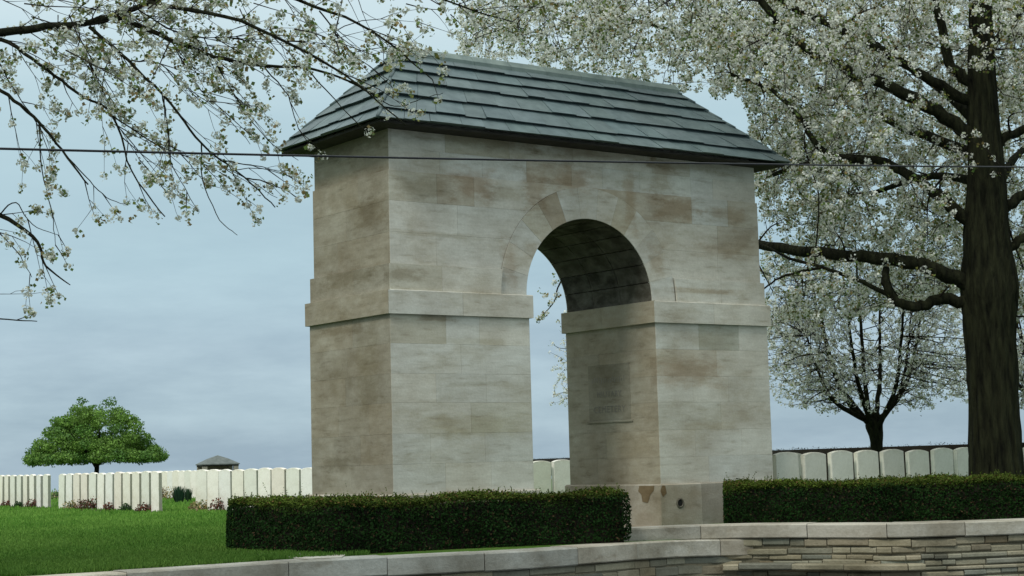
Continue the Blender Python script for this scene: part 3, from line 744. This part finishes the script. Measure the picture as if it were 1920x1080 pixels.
for i in range(3):
    me = stone0.data.copy(); c = [(.76, .78, .74), (.70, .71, .67), (.80, .81, .76)][i]
    a_ = np.empty(len(me.vertices) * 4, dtype=np.float32); me.color_attributes["col"].data.foreach_get("color", a_); a_ = a_.reshape(-1, 4) * np.array([*c, 1], dtype=np.float32)
    a_[-4:, :3] *= 1.45 ; me.color_attributes["col"].data.foreach_set("color", a_.ravel()); greyset.append(me)  # lit ends of this set painted brighter than the faces
def put_stone(p, rz, label, group, hs=1.0):
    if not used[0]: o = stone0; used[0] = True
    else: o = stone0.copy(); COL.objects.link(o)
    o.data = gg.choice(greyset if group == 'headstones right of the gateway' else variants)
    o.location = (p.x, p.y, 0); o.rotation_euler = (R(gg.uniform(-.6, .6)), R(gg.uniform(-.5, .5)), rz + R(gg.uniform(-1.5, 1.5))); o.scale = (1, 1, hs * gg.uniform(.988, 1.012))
    setp(o, label=label, cat="headstone", group=group)
RD = Vector((-.506, .862, 0)).normalized()
def row(p0, n, pitch, dirv, labelf, group, hs, rz):
    for i in range(n): put_stone(p0 + dirv * (pitch * i), rz, labelf(i), group, hs)
rzL = math.atan2(RD.y, RD.x)           # face along the row
HSL = .975
a0 = onz(294, 960.5)
row(a0, 12, .60, RD, lambda i: f"white headstone, {ORD[i]} from the right end of the middle left row", "headstones in the middle left row", HSL, rzL + R(3))
b0 = onz(88, 952.5)
row(b0, 9, .62, RD, lambda i: f"white headstone, {ORD[i]} from the right end of the far left row" if i < 7 else f"white headstone of the far left row beyond the picture edge, {ORD[i]} in its row", "headstones in the far left row", HSL, rzL)
s0 = onz(380, 957.5)
row(s0 - RD * (.655 * 8), 9, .655, RD, lambda i: f"white headstone in the row beside the gateway's left flank, {ORD[i]} counting from the gateway", "headstones in the row beside the gateway's left flank", HSL, rzL + R(12))
m0 = at(400, 900, 47.0); m0.z = 0
row(m0 - RD * .50 * 2, 20, .50, RD, lambda i: f"distant pale headstone of the back row, {ORD[i]} from its right end", "distant headstones of the back row", .97, rzL + R(6))
# right of the gateway
RX = Vector((.80, .60, 0)); rzR = math.atan2(.6, .8)
x0c = (1513 - 960) / F * 22.0
for i in range(-1, 11):
    p = Vector((x0c, 22.0, 0)) + RX * (.505 * i)
    lab = f"pale headstone behind the right hedge, {ORD[i + 1]} to the right of the gateway"
    put_stone(p, rzR + math.pi, lab, "headstones right of the gateway", 1.0)
pb_ = at(1484, 850, 25.6); put_stone(pb_, rzR, "narrow strip of a headstone showing between the two nearest right of the gateway", "headstones right of the gateway", 1.0)
x1c = (1044 - 960) / F * 29.0
for i in range(-2, 4):
    p = Vector((x1c, 29.0, 0)) + RX * (.47 * i)
    lab = {-1: "left one of two white headstones seen through the arch opening", 0: "right one of two white headstones seen through the arch opening", 1: "white headstone, a thin strip beside the arch's right jamb"}.get(i, f"white headstone hidden behind the gateway pier, {ORD[i + 2]} along the row from the left")
    put_stone(p, rzR + math.pi, lab, "headstones behind the arch", .985)

# ------------------------------------------------------------------ flower borders along the stones
def border(p0, p1, w, name, label):
    mb = MB(); d = (p1 - p0).normalized(); n = Vector((-d.y, d.x, 0)); K = 24; vs = []
    for k in range(K + 1):
        c = p0.lerp(p1, k / K); a = w * (1 + rnd.uniform(-.12, .12)); vs += [c - n * a + Vector((0, 0, .004)), c + Vector((0, 0, .02)), c + n * a + Vector((0, 0, .004))]
    mb.add(vs, [f for k in range(K) for f in ((3 * k, 3 * k + 3, 3 * k + 4, 3 * k + 1), (3 * k + 1, 3 * k + 4, 3 * k + 5, 3 * k + 2))]); mb.build(name, M_soil, kind='structure')
border(a0 - RD * .3, a0 + RD * 5.8, .26, "flower_bed", ""); border(b0 - RD * .3, b0 + RD * 6, .26, "flower_bed", ""); border(s0 - RD * 5.6, s0 + RD * .3, .26, "flower_bed", "")
border(m0 - RD * 1.6, m0 + RD * 13, .26, "flower_bed", "")
def plant(p, h, r, cols, label, cat, group, spiky=False, n=260, name="border_plant"):
    g = nr; root = empty(name, (p.x, p.y, 0), label=label, cat=cat, group=group)
    if spiky:
        a = g.uniform(0, 6.28, n); t = g.random(n) ** .7; B = np.stack([np.cos(a) * r * .4 * t, np.sin(a) * r * .4 * t, np.zeros(n)], 1); T = B * 2.3 + np.stack([np.zeros(n), np.zeros(n), h * g.uniform(.6, 1, n)], 1)
        wv = np.stack([np.sin(a), -np.cos(a), np.zeros(n)], 1) * .012; V = np.stack([B - wv, B + wv, T + wv * .2, T - wv * .2], 1); C = np.array(cols[0]) * g.uniform(.5, 1.2, (n, 1))
        npquads(V, C, "leaves", M_leaf, root)
    else:
        D = unit(g.normal(size=(n, 3))); D[:, 2] = np.abs(D[:, 2]); P = D * np.array([r, r, h]) * g.uniform(.4, 1, (n, 1)); P += g.normal(0, .02, P.shape); P[:, 2] = np.abs(P[:, 2])
        V = leafquads(P, unit(D + g.normal(size=D.shape)), g.uniform(.03, .06, n), .8); C = np.array(cols)[g.integers(0, len(cols), n)] * g.uniform(.6, 1.2, (n, 1))
        npquads(V, C, "leaves", M_leaf, root)
        mb = MB()
        for k in range(5):
            q = P[k]; mb.tube([(0, 0, 0), tuple(q * .5 + np.array([0, 0, .02])), tuple(q)], [.006, .004, .002], 4)
        mb.build("stems", M_twig, root)
    return root
RED = [(.16, .045, .03), (.10, .05, .03), (.06, .09, .025), (.22, .10, .07)]; GRN = [(.035, .085, .02), (.05, .11, .03), (.02, .05, .015)]; YEL = [(.45, .33, .14), (.30, .28, .10), (.08, .12, .03), (.5, .40, .25)]
NV = Vector((-RD.y, RD.x, 0));  NV = NV if NV.y < 0 else -NV
pl = [(a0, .35, .20, RED, 'red'), (a0, 1.6, .16, GRN, 'green'), (a0, 2.7, .17, RED, 'russet'), (a0, 4.0, .27, RED, 'red'), (a0, 4.6, .24, RED, 'brown'), (a0, 5.5, .2, YEL, 'cream'),
      (b0, .9, .2, RED, 'dark red'), (b0, 2.2, .14, GRN, 'green'), (b0, 3.4, .14, RED, 'russet'), (s0, .1, .16, YEL, 'cream'), (s0, -.35, .22, YEL, 'pale pink'), (s0, -1.2, .26, RED, 'russet'), (s0, -2.4, .27, RED, 'brown'), (s0, -3.5, .26, GRN, 'green')]
names = {0: 'middle left row', 1: 'far left row', 2: 'row beside the gateway'}
for i, (base, s, h, c, nm) in enumerate(pl):
    rowi = 0 if base is a0 else (1 if base is b0 else 2); k = int(abs(s) / .62)
    plant(base + RD * s + NV * .12, h, .2 if h > .18 else .15, c, f"small {nm} border plant, {ORD[k]} headstone of the {names[rowi]}", "plant", "border plants along the headstones")
plant(onz(336, 943), .42, .24, [(.03, .075, .04)], "tall spiky green plant on the grass between the two left headstone rows", "plant", None, True, 300)
plant(onz(353, 940), .34, .15, [(.035, .08, .035)], "smaller spiky green plant right of the tall spiky one", "plant", None, True, 200)
plant(onz(318, 936), .34, .3, YEL, "yellowish flowering border plant against the distant back row", "plant", None)
plant(onz(303, 936), .40, .2, [(.14, .06, .03), (.1, .08, .03)], "rusty brown border plant just right of the middle row's end stone", "plant", None)
plant(onz(108, 935), .3, .3, YEL + GRN, "green and cream border plant in the gap between two left headstone rows", "plant", None)

# ------------------------------------------------------------------ shelter far off
def shelter():
    d = 150.0; p = at(408, 880, d); root = empty("shelter", (p.x, p.y, -2.3), .35, label="small distant stone shelter with a pyramid roof behind the headstones", cat="shelter")
    w = 1.35; mb = MB(); H = 3.38
    for sx in (-1, 1):
        for sy in (-1, 1): mb.box((sx * w - .2, sy * w - .2, 0), (sx * w + .2, sy * w + .2, H), (1, 1, 1))
    mb.box((-w + .2, w - .1, 0), (w - .2, w + .1, H)); mb.box((-w + .2, -w - .1, 0), (w - .2, -w + .1, 2.2)); mb.box((w - .1, -w + .2, 0), (w + .1, w - .2, 2.2)); mb.box((-w - .1, -w + .2, 0), (-w + .1, w - .2, 2.2))
    mb.build("wall", M_shwall, root)
    mb = MB(); e = w + .3; mb.box((-e + .08, -e + .08, H), (e - .08, e - .08, H + .12), (.55, .5, .45)); mb.build("eaves_beam", M_wood, root)
    mb = MB(); zz = H + .12; vs = [(-e, -e, zz), (e, -e, zz), (e, e, zz), (-e, e, zz), (-e, -e, zz + .08), (e, -e, zz + .08), (e, e, zz + .08), (-e, e, zz + .08)]
    K = .5; vs += [(-e * K, -e * K, zz + .52), (e * K, -e * K, zz + .52), (e * K, e * K, zz + .52), (-e * K, e * K, zz + .52), (0, 0, zz + .84)]
    fs = [(3, 2, 1, 0)] + [(i, (i + 1) % 4, 4 + (i + 1) % 4, 4 + i) for i in range(4)] + [(4 + i, 4 + (i + 1) % 4, 8 + (i + 1) % 4, 8 + i) for i in range(4)] + [(8 + i, 8 + (i + 1) % 4, 12) for i in range(4)]
    mb.add(vs, fs); mb.build("roof", M_tile, root)
shelter()

# ------------------------------------------------------------------ far boundary hedge (right) and field scrub
def far_hedge():
    pts = [at(1990, 850, 31), at(1820, 850, 33), at(1640, 850, 36), at(1460, 850, 41), at(1250, 850, 60), at(1035, 850, 95), at(900, 850, 140)]
    P = catmull([(p.x, p.y, 0) for p in pts], 5); poly = [(p.x, p.y) for p in P] + [(p.x + .5, p.y + .9) for p in P[::-1]]
    hedge("hedge", poly, .90, 36000, "long dark boundary hedge showing as a dark line above the far right headstones", 0, .005, topc=(.03, .036, .012), sidec=(.018, .026, .010), leaf=.032, seed=9)
far_hedge()

# ------------------------------------------------------------------ trees
def smooth(pts, rads, n=5):
    P = [Vector(p) for p in pts]; out = catmull(P, n); m = len(P) - 1
    rr = [rads[min(int(i / n), m)] + (rads[min(int(i / n) + 1, m)] - rads[min(int(i / n), m)]) * ((i % n) / n) for i in range(len(out))]
    return out, rr
def rv(): 
    return Vector((rnd.gauss(0, 1), rnd.gauss(0, 1), rnd.gauss(0, 1))).normalized()
class Tree:
    def __init__(s, name, base, **k):
        s.root = empty(name, tuple(base), **k); s.b = Vector(base); s.limbs = []; s.tw = MB(); s.cl = []; s.nodes = []
    def trunk(s, pts, rads, n=20, bumpv=.05):
        P, r_ = smooth(pts, rads, 6); mb = MB(); mb.tube([p - s.b for p in P], r_, n, bump=bumpv, ridge=n > 24); mb.build("trunk", M_bark, s.root); s.nodes += [(p, q) for p, q in zip(P, r_)][len(P) // 3:]
    def limb(s, pts, r0, r1, n=10):
        P = [Vector(p) for p in pts]; rads = [r0 + (r1 - r0) * (i / (len(P) - 1)) ** .8 for i in range(len(P))]; P2, r2 = smooth(P, rads, 5)
        P2 = [p + rv() * (.25 * r_ + .004) for p, r_ in zip(P2, r2)]
        mb = MB(); mb.tube([p - s.b for p in P2], r2, n, bump=.07); mb.build("limb", M_bark, s.root); s.limbs.append((P2, r2)); s.nodes += list(zip(P2, r2))
    def twig(s, p, d, L, r, ok, depth, bias=Vector((0, 0, 0)), dens=1.0, wander=.25):
        n = max(3, int(L / .13)); st = L / n; P = [p.copy()]; q = p.copy(); d = d.normalized()
        for i in range(n):
            d = (d + rv() * wander + bias * .12).normalized(); q = q + d * st
            if not ok(q):
                break
            P.append(q.copy())
        if len(P) < 2: return
        m = len(P) - 1; s.tw.tube([a - s.b for a in P], [max(.0016, r * (1 - .75 * i / m)) for i in range(m + 1)], 4 if r < .008 else 5, cap=False)
        if depth > 0:
            for i in range(1, m + 1):
                if rnd.random() < .75:
                    dd = (P[i] - P[i - 1]).normalized() * .8 + rv() * .8 + bias * .3; s.twig(P[i], dd, L * rnd.uniform(.28, .55), r * .55, ok, depth - 1, bias, dens, wander)
        if depth <= 1:
            for i in range(1, m + 1):
                if rnd.random() < dens * (.45 if depth else .75): s.cl.append(P[i] + rv() * .02)
            s.cl.append(P[-1].copy())
    def finish(s, rad, k, ps, leafn, leafsz, leafcols, petc=(.78, .78, .70), rot=None, kleaf=3):
        s.tw.build("twigs", M_twig, s.root)
        P = np.array([tuple(c - s.b) for c in s.cl]); n = len(P); rr = nr.uniform(.6, 1.15, n) * rad
        V = clusters(P, k, rr, np.full(n, ps)); C = np.array(petc) * nr.uniform(.72, 1.12, (len(V), 1)); w = nr.random(len(V)) < .16; C[w] *= np.array([.62, .66, .48])
        npquads(V, C, "blossom", M_petal, s.root)
        sel = nr.random(n) < leafn; Q = P[sel] + nr.normal(0, rad * .7, (sel.sum(), 3)); V = clusters(Q, kleaf, np.full(len(Q), rad * 1.0), np.full(len(Q), leafsz))
        C = np.array(leafcols)[nr.integers(0, len(leafcols), len(V))] * nr.uniform(.6, 1.25, (len(V), 1)); npquads(V, C, "leaves", M_leaf, s.root)

LC = [(.16, .20, .045), (.22, .22, .06), (.10, .15, .04), (.24, .18, .07), (.13, .20, .05)]
BX = lambda p: (lambda lx_, ly_: (-.35 < lx_ < GW + .35 and -.35 < ly_ < GD + .35 and p.z < 5.7))((p.x - GX) * cT + (p.y - GY) * sT, -(p.x - GX) * sT + (p.y - GY) * cT)
import bisect
def lerp1(x, xs, ys):
    return float(np.interp(x, xs, ys))

# --- big cherry on the right
def tree_right():
    D0 = 21.4; b = at(1872, 900, D0); b.z = 0
    T = Tree("cherry_tree", b, label="large blossoming cherry tree with a thick dark trunk to the right of the gateway", cat="tree", group="blossoming cherry trees")
    def A(px, py, d=D0): return at(px, py, d)
    tp = [Vector((b.x, b.y, -.05)), A(1870, 900), A(1863, 760), A(1856, 620), A(1855, 545), A(1850, 440), A(1850, 330), A(1842, 200), A(1840, 60), A(1836, -120), A(1850, -320)]
    T.trunk(tp, [.42, .335, .295, .31, .35, .275, .225, .185, .15, .10, .06], 64, .035)
    L = T.limb
    L([A(1835, 545), A(1790, 520), A(1700, 492), A(1560, 475, 22.0), A(1440, 460, 23.2), A(1330, 440, 24.6), A(1220, 400, 26)], .115, .045, 12)
    L([A(1830, 570), A(1770, 562), A(1715, 575), A(1675, 560), A(1660, 530), A(1662, 505, 21.6)], .085, .045)
    L([A(1672, 555), A(1620, 530), A(1540, 500), A(1480, 485, 22), A(1425, 455, 23)], .035, .014, 7)
    L([A(1545, 500), A(1480, 515), A(1440, 535), A(1405, 575, 23.2)], .02, .008, 6)
    L([A(1835, 430), A(1780, 385), A(1725, 340, 21.8), A(1640, 300, 22.2), A(1540, 300, 22.8), A(1440, 330, 23.6)], .10, .03)
    L([A(1640, 302, 22.2), A(1545, 285, 22.2), A(1500, 220, 22.2), A(1440, 165, 22.6), A(1370, 140, 23)], .055, .02)
    L([A(1835, 265), A(1773, 218), A(1672, 165), A(1567, 122), A(1497, 80), A(1439, 20), A(1400, -60)], .10, .04)
    L([A(1838, 200), A(1812, 187), A(1731, 142), A(1672, 104), A(1575, 57), A(1480, 10), A(1400, -50)], .085, .03)
    L([A(1838, 165), A(1800, 140), A(1777, 118), A(1764, 50), A(1750, -10), A(1730, -90)], .085, .04)
    L([A(1850, 110), A(1870, 70), A(1905, 30), A(1960, -20), A(2040, -60)], .055, .03)
    L([A(1850, 290), A(1870, 270), A(1900, 250), A(1960, 225), A(2060, 190)], .075, .04)
    L([A(1862, 420), A(1890, 385), A(1930, 360), A(2010, 330), A(2150, 300)], .09, .04)
    L([A(1865, 500), A(1895, 465), A(1940, 440), A(2040, 430), A(2180, 440)], .07, .04)
    L([A(1850, 300), A(1700, 240, 23), A(1500, 150, 25.5), A(1300, 70, 27), A(1120, 20, 28)], .08, .025)
    L([A(1845, 240), A(1700, 120, 23), A(1500, 20, 24.5), A(1250, -30, 25.5), A(1000, -10, 26.5)], .07, .02)
    L([A(1850, 350), A(1750, 330, 23), A(1640, 360, 25), A(1520, 380, 26.5)], .07, .02)
    L([A(1850, 400), A(1900, 300, 23), A(1950, 250, 25)], .07, .03)
    L([A(1330, 440, 24.6), A(1180, 430, 25.0), A(1090, 470, 25.2), A(1050, 530, 25.2), A(1040, 565, 25.2), A(1012, 596, 25.2)], .03, .005, 5)
    for x_, y_ in ((1038, 530), (1045, 553), (1022, 553), (1036, 568), (1026, 585), (1010, 596), (1018, 594)):
        for _ in range(2): T.cl.append(A(x_ + rnd.uniform(-3, 3), y_ + rnd.uniform(-3, 3), 25.2))
    def ok(p):
        if BX(p) or p.z < 2.2: return False
        x, y = pix(p)
        low = lerp1(x, [800, 900, 1400, 1440, 1600, 1800, 1900, 2300], [85, 110, 190, 600, 590, 545, 600, 600])
        if y > low: return False
        if x < 860: return False
        if p.y < 21.9 and (1790 < x < 1925 and y > 130) and (y > 330 or rnd.random() < .45): return False
        if p.y < 21.3 and 1640 < x < 1800 and y > 60 and rnd.random() < .3: return False
        if x < 1480 and p.y < 22.3 and y > 85 + max(0, x - 900) * .2: return False
        return True
    nodes = T.nodes
    NN = 600; tries = 0; made = 0
    while made < NN and tries < 9000:
        tries += 1
        px = rnd.uniform(860, 2250); py = rnd.uniform(-450, 620); d = rnd.uniform(20.0, 28.5)
        if px < 1350 and rnd.random() < .25: continue
        if px > 1960 and rnd.random() < .6: continue
        if py < -60 and rnd.random() < .65: continue
        p = at(px, py, d)
        if not ok(p): continue
        dd = (p.x - b.x) ** 2 / 7.8 ** 2 + (p.y - 24.0) ** 2 / 5.2 ** 2 + (p.z - 5.6) ** 2 / 4.6 ** 2
        if dd > 1.0: continue
        best = min(nodes, key=lambda q: (q[0] - p).length_squared); v = p - best[0]; Ld = v.length
        if Ld > 2.8 or Ld < .25: continue
        made += 1
        mid = best[0] + v * .5 + rv() * Ld * .12 + Vector((0, 0, .08 * Ld))
        P = catmull([best[0], mid, p], 4); r0 = min(best[1] * .5, .012 + .008 * Ld); T.tw.tube([a - T.b for a in P], [r0 + (.005 - r0) * i / 8 for i in range(9)], 5, cap=False)
        nodes += [(P[4], r0 * .6), (P[6], r0 * .5), (P[8], .006)]
        for i in (3, 5, 7, 8):
            T.twig(P[i], v.normalized() * .5 + rv() * .8, rnd.uniform(.45, .85), .006, ok, 1, Vector((0, 0, 0)), .62, .28)
    print("right tree clusters", len(T.cl), made)
    T.finish(.058, 17, .029, .9, .040, LC, petc=(.86, .86, .77), kleaf=4)
tree_right()

# --- cherry on the left, its trunk outside the picture
def tree_left():
    b = Vector((-6.6, 14.6, 0))
    T = Tree("cherry_tree", b, label="blossoming cherry tree reaching its bare drooping branches in from the upper left", cat="tree", group="blossoming cherry trees")
    D0 = 12.5
    def A(px, py, d=D0): return at(px, py, d)
    fork = A(-420, 250, 13.4)
    T.trunk([b + Vector((0, 0, -.05)), b + Vector((0, 0, .5)), b + Vector((.1, -.1, 1.4)), fork, A(-430, 0, 13.2), A(-400, -300, 13)], [.30, .23, .2, .2, .14, .07], 18, .05)
    L = lambda pts, r0, r1, n=8: T.limb(pts, r0 * .74, r1 * .72, n)
    L([fork, A(-200, 90, 12.9), A(0, 60), A(100, 50), A(172, 42), A(275, 6, 12.4), A(400, -50, 12.3), A(560, -110, 12.2)], .060, .016)
    L([A(172, 42), A(218, 32), A(321, 75), A(402, 106), A(493, 123), A(574, 128), A(650, 150), A(720, 190)], .034, .008, 8)
    L([A(166, 50), A(241, 115), A(321, 195), A(379, 270), A(459, 333), A(515, 388)], .020, .006, 7)
    L([A(-100, 75, 12.7), A(0, 75), A(75, 120), A(143, 172), A(212, 218), A(247, 321), A(310, 407)], .026, .006, 7)
    L([A(-200, 90, 12.9), A(-80, 120), A(0, 169), A(63, 218), A(115, 281), A(166, 347)], .032, .008, 7)
    L([fork, A(-250, 330, 13), A(-100, 370), A(0, 402), A(69, 453), A(86, 499), A(132, 534)], .05, .005, 6)
    L([A(-250, 330, 13), A(-150, 480), A(-60, 560), A(0, 597), A(69, 602)], .02, .005, 6)
    L([A(275, 6, 12.4), A(420, 30, 12.0), A(560, 90, 11.8), A(660, 150, 11.7), A(760, 235, 11.6)], .024, .006, 6)
    L([A(400, -50, 12.3), A(560, 0, 12.2), A(700, 60, 12.1), A(810, 150, 12)], .024, .006, 6)
    L([A(560, -110, 12.2), A(700, -60, 12), A(830, 0, 12), A(960, 40, 12)], .02, .006, 6)
    for px, py, d in [(-300, -400, 12), (-700, 100, 13), (-600, -300, 15), (-800, -100, 12), (-200, -500, 14.5), (100, -450, 12.5), (-100, -250, 11)]:
        L([fork, (fork + A(px, py, d)) / 2 + Vector((0, 0, .3)), A(px, py, d)], .08, .02, 7)
    thin = [[(72, 230), (80, 321), (98, 402), (103, 459)], [(379, 270), (379, 338), (413, 413), (445, 440)], [(304, 178), (316, 250), (320, 300), (345, 350), (372, 395)], [(212, 218), (315, 281), (436, 321), (520, 372)],
            [(115, 281), (160, 330), (200, 370), (240, 385)], [(321, 75), (370, 160), (410, 200), (470, 270)], [(402, 106), (440, 180), (500, 260), (560, 300)], [(493, 123), (540, 180), (560, 240), (610, 290)], [(574, 128), (640, 200), (690, 250)],
            [(143, 50), (170, 120), (200, 200), (262, 300)], [(0, 120), (40, 190), (72, 230)], [(241, 115), (300, 120), (360, 170), (420, 215)], [(459, 333), (510, 345), (560, 372)], [(413, 300), (470, 310), (540, 330)], [(-20, 420), (30, 470), (60, 520)],
            [(600, 20), (650, 90), (700, 130), (745, 175)], [(250, 10), (330, 60), (420, 70), (520, 60)], [(0, 402), (30, 380), (60, 420), (110, 440)], [(650, 150), (690, 170), (740, 200), (790, 185), (830, 175)]]
    for th in thin:
        dd = rnd.uniform(-.35, .35); L([A(x, y, D0 + dd * i / 3) for i, (x, y) in enumerate(th)], .0085, .003, 5)
    def ok(p):
        x, y = pix(p)
        low = lerp1(x, [-200, 0, 60, 110, 150, 300, 440, 560, 600, 700, 830, 1000], [600, 605, 590, 560, 420, 405, 440, 380, 330, 290, 190, 60])
        if y > low: return False
        if 100 < x < 600 and y > 150 and rnd.random() < .06: return False
        if x > 900 and y > 30: return False
        if 560 < x < 900 and y > 110 and rnd.random() < .5: return False
        return not BX(p)
    bias = Vector((.55, 0, -.5))
    for (P, r_) in T.limbs:
        n = len(P)
        for i in range(2, n):
            x, y = pix(P[i])
            vis = -100 < x < 1000 and -80 < y < 650
            dens = 1.0 if y < 170 else .5
            for rep in range(2 if (y < 110 and vis) else 1):
                if rnd.random() < (.62 if vis else .5) * (.85 if y < 110 else .50):
                    t = (P[i] - P[i - 1]).normalized(); up = .35 if y < 60 else 0
                    T.twig(P[i], t * .7 + rv() * .7 + bias * .35 + Vector((0, 0, up)), rnd.uniform(.28, .62), .0045, ok, 1, bias, .07 if y > 150 else .13, .14)
    # top fringe fill
    for _ in range(48):
        p = A(rnd.uniform(-60, 860), rnd.uniform(-120, 120), rnd.uniform(11, 14.5)); T.twig(p, rv() + bias, rnd.uniform(.4, .8), .0055, ok, 1, bias, .24, .15) if ok(p) else None
    print("left tree clusters", len(T.cl))
    T.finish(.043, 20, .023, .9, .030, LC, petc=(.68, .70, .60), kleaf=6)
tree_left()

# --- two vase shaped cherries behind the graves
def tree_mid(base_px, D0, label, seed, wid=2.15, hgt=4.3, tr=.20, xmax=9999):
    global rnd
    rnd = random.Random(seed)
    b = at(base_px, 850, D0); b.z = 0
    T = Tree("cherry_tree", b, label=label, cat="tree", group="blossoming cherry trees")
    T.trunk([b + Vector((0, 0, -.05)), b + Vector((0, 0, .5)), b + Vector((.02, 0, .95)), b + Vector((0, 0, 1.25)), b + Vector((0, .03, 1.5))], [.14, .105, .105, .15, .08], 14, .05)
    for a, r1, h1 in [(180, .70, 2.5), (200, 1.1, 2.2), (0, .62, 2.5), (15, 1.0, 2.9), (165, .85, 3.2), (300, .8, 2.9), (60, .8, 3.0), (240, .9, 2.9), (110, .3, 3.5)]:
        a = R(a + rnd.uniform(-8, 8)); e = b + Vector((math.cos(a) * r1, math.sin(a) * r1, h1)); s_ = b + Vector((math.cos(a) * .08, math.sin(a) * .08, 1.15 + rnd.uniform(0, .25)))
        m_ = s_.lerp(e, .5) + Vector((math.cos(a) * r1 * .16, math.sin(a) * r1 * .16, -.12)); o_ = e + (e - m_) * .55 + Vector((0, 0, .25)); T.limb([s_, m_, e, o_], .05, .012, 7)
    def ok(p):
        q = p - b; u = math.hypot(q.x, q.y) / wid; zc = 1.35 + .35 * u
        if u > 1 or q.z < zc or q.z > hgt * (1 - .25 * u * u): return False
        return not BX(p)
    for (P, r_) in T.limbs:
        for i in range(3, len(P)):
            for k in range(2):
                q = (P[i] - b); out = Vector((q.x, q.y, .15)).normalized(); T.twig(P[i], out * .8 + rv() * .8, rnd.uniform(.5, 1.15), .009, ok, 1, out * .4, .85, .28)
    for _ in range(185):
        q = Vector((rnd.uniform(-1, 1) * wid, rnd.uniform(-1, 1) * wid, rnd.uniform(1.4, hgt))); p = b + q
        if ok(p):
            near = min(T.nodes, key=lambda z: (z[0] - p).length_squared)[0]; T.tw.tube([near - T.b, (near + p) / 2 - T.b + rv() * .05, p - T.b], [.012, .009, .005], 4, cap=False); T.twig(p, rv() + Vector((q.x, q.y, 0)) * .3, rnd.uniform(.4, .9), .007, ok, 1, Vector((0, 0, 0)), .8, .3)
    print("mid", len(T.cl))
    T.finish(.052, 9, .030, .45, .034, LC, petc=(.90, .90, .82), kleaf=2)
tree_mid(1642, 29.0, "smaller vase-shaped blossoming cherry tree behind the right-hand headstones", 41)
tree_mid(1258, 33.0, "blossoming cherry tree mostly hidden behind the gateway, its twigs showing in the arch", 42, 2.35, 4.6)
tree_mid(2010, 31.0, "blossoming cherry tree at the far right edge, behind the big trunk", 43, 2.3, 4.6)
rnd = random.Random(99)

# hanging spray seen through the arch
def green_tree():
    D0 = 62.0; b = at(180, 880, D0); b.z = 0
    root = empty("round_tree", tuple(b), label="broad dome-shaped green leafy tree standing alone beyond the left headstones", cat="tree")
    mb = MB(); P, r_ = smooth([(0, 0, -.1), (0, 0, .5), (.03, 0, 1.0), (.0, 0, 1.35)], [.12, .09, .085, .09], 4); mb.tube(P, r_, 12, bump=.05); mb.build("trunk", M_bark, root)
    g = random.Random(5)
    for k in range(11):
        a = 2 * math.pi * k / 11 + g.uniform(-.2, .2); rr = g.uniform(.9, 1.9); mb = MB(); e = (math.cos(a) * rr, math.sin(a) * rr, g.uniform(1.7, 2.6)); m_ = (e[0] * .45, e[1] * .45, 1.25 + .35 * (e[2] - 1.2))
        P, r_ = smooth([(0, 0, .95 + g.uniform(0, .3)), m_, e], [.06, .045, .02], 4); mb.tube(P, r_, 6); mb.build("limb", M_bark, root)
    blobs = []
    for _ in range(520):
        x = g.uniform(-2.40, 2.40); y = g.uniform(-2.4, 2.4); u = math.hypot(x / 2.42, y / 2.4)
        if u > 1: continue
        top = 2.5 * (1 - u ** 1.8) + 1.12; top = min(top, 3.5); z = g.uniform(1.26 + .15 * (u < .35), max(1.36, top)); blobs.append((x, y, z, g.uniform(.18, .30)))
    Pn = []; Cn = []; Nn = []
    for (x, y, z, r) in blobs:
        n = int(260 * (r / .35) ** 2); D = unit(nr.normal(size=(n, 3))); P = np.array([x, y, z]) + D * np.array([r * 1.25, r * 1.25, r * .75]) * nr.uniform(.55, 1.05, (n, 1))
        t = nr.uniform(.8, 1.12); Pn.append(P); Nn.append(unit(D + nr.normal(size=D.shape) * .7)); base = np.array([.15, .27, .045]) if nr.random() < .6 else np.array([.10, .21, .038])
        Cn.append(base * t * nr.uniform(.6, 1.3, (n, 1)))
    P = np.concatenate(Pn); V = leafquads(P, np.concatenate(Nn), nr.uniform(.05, .10, len(P)), .8)
    npquads(V, np.concatenate(Cn), "crown", M_leaf, root)
green_tree()

# ------------------------------------------------------------------ overhead cable
def cable():
    a = at(-500, 266, 7.4); b_ = at(2500, 313, 17.5); mb = MB(); P = []
    k0 = at(0, 277, 8.6)
    for i in range(81):
        t = i / 80; p = a.lerp(b_, t); p.z -= .045 * 4 * t * (1 - t); P.append(p)
    mb.tube(P, [.0062] * 81, 8); mb.build("overhead_cable", M_cable, label="thin black overhead cable crossing in front of the gateway and trees", cat="cable")
cable()
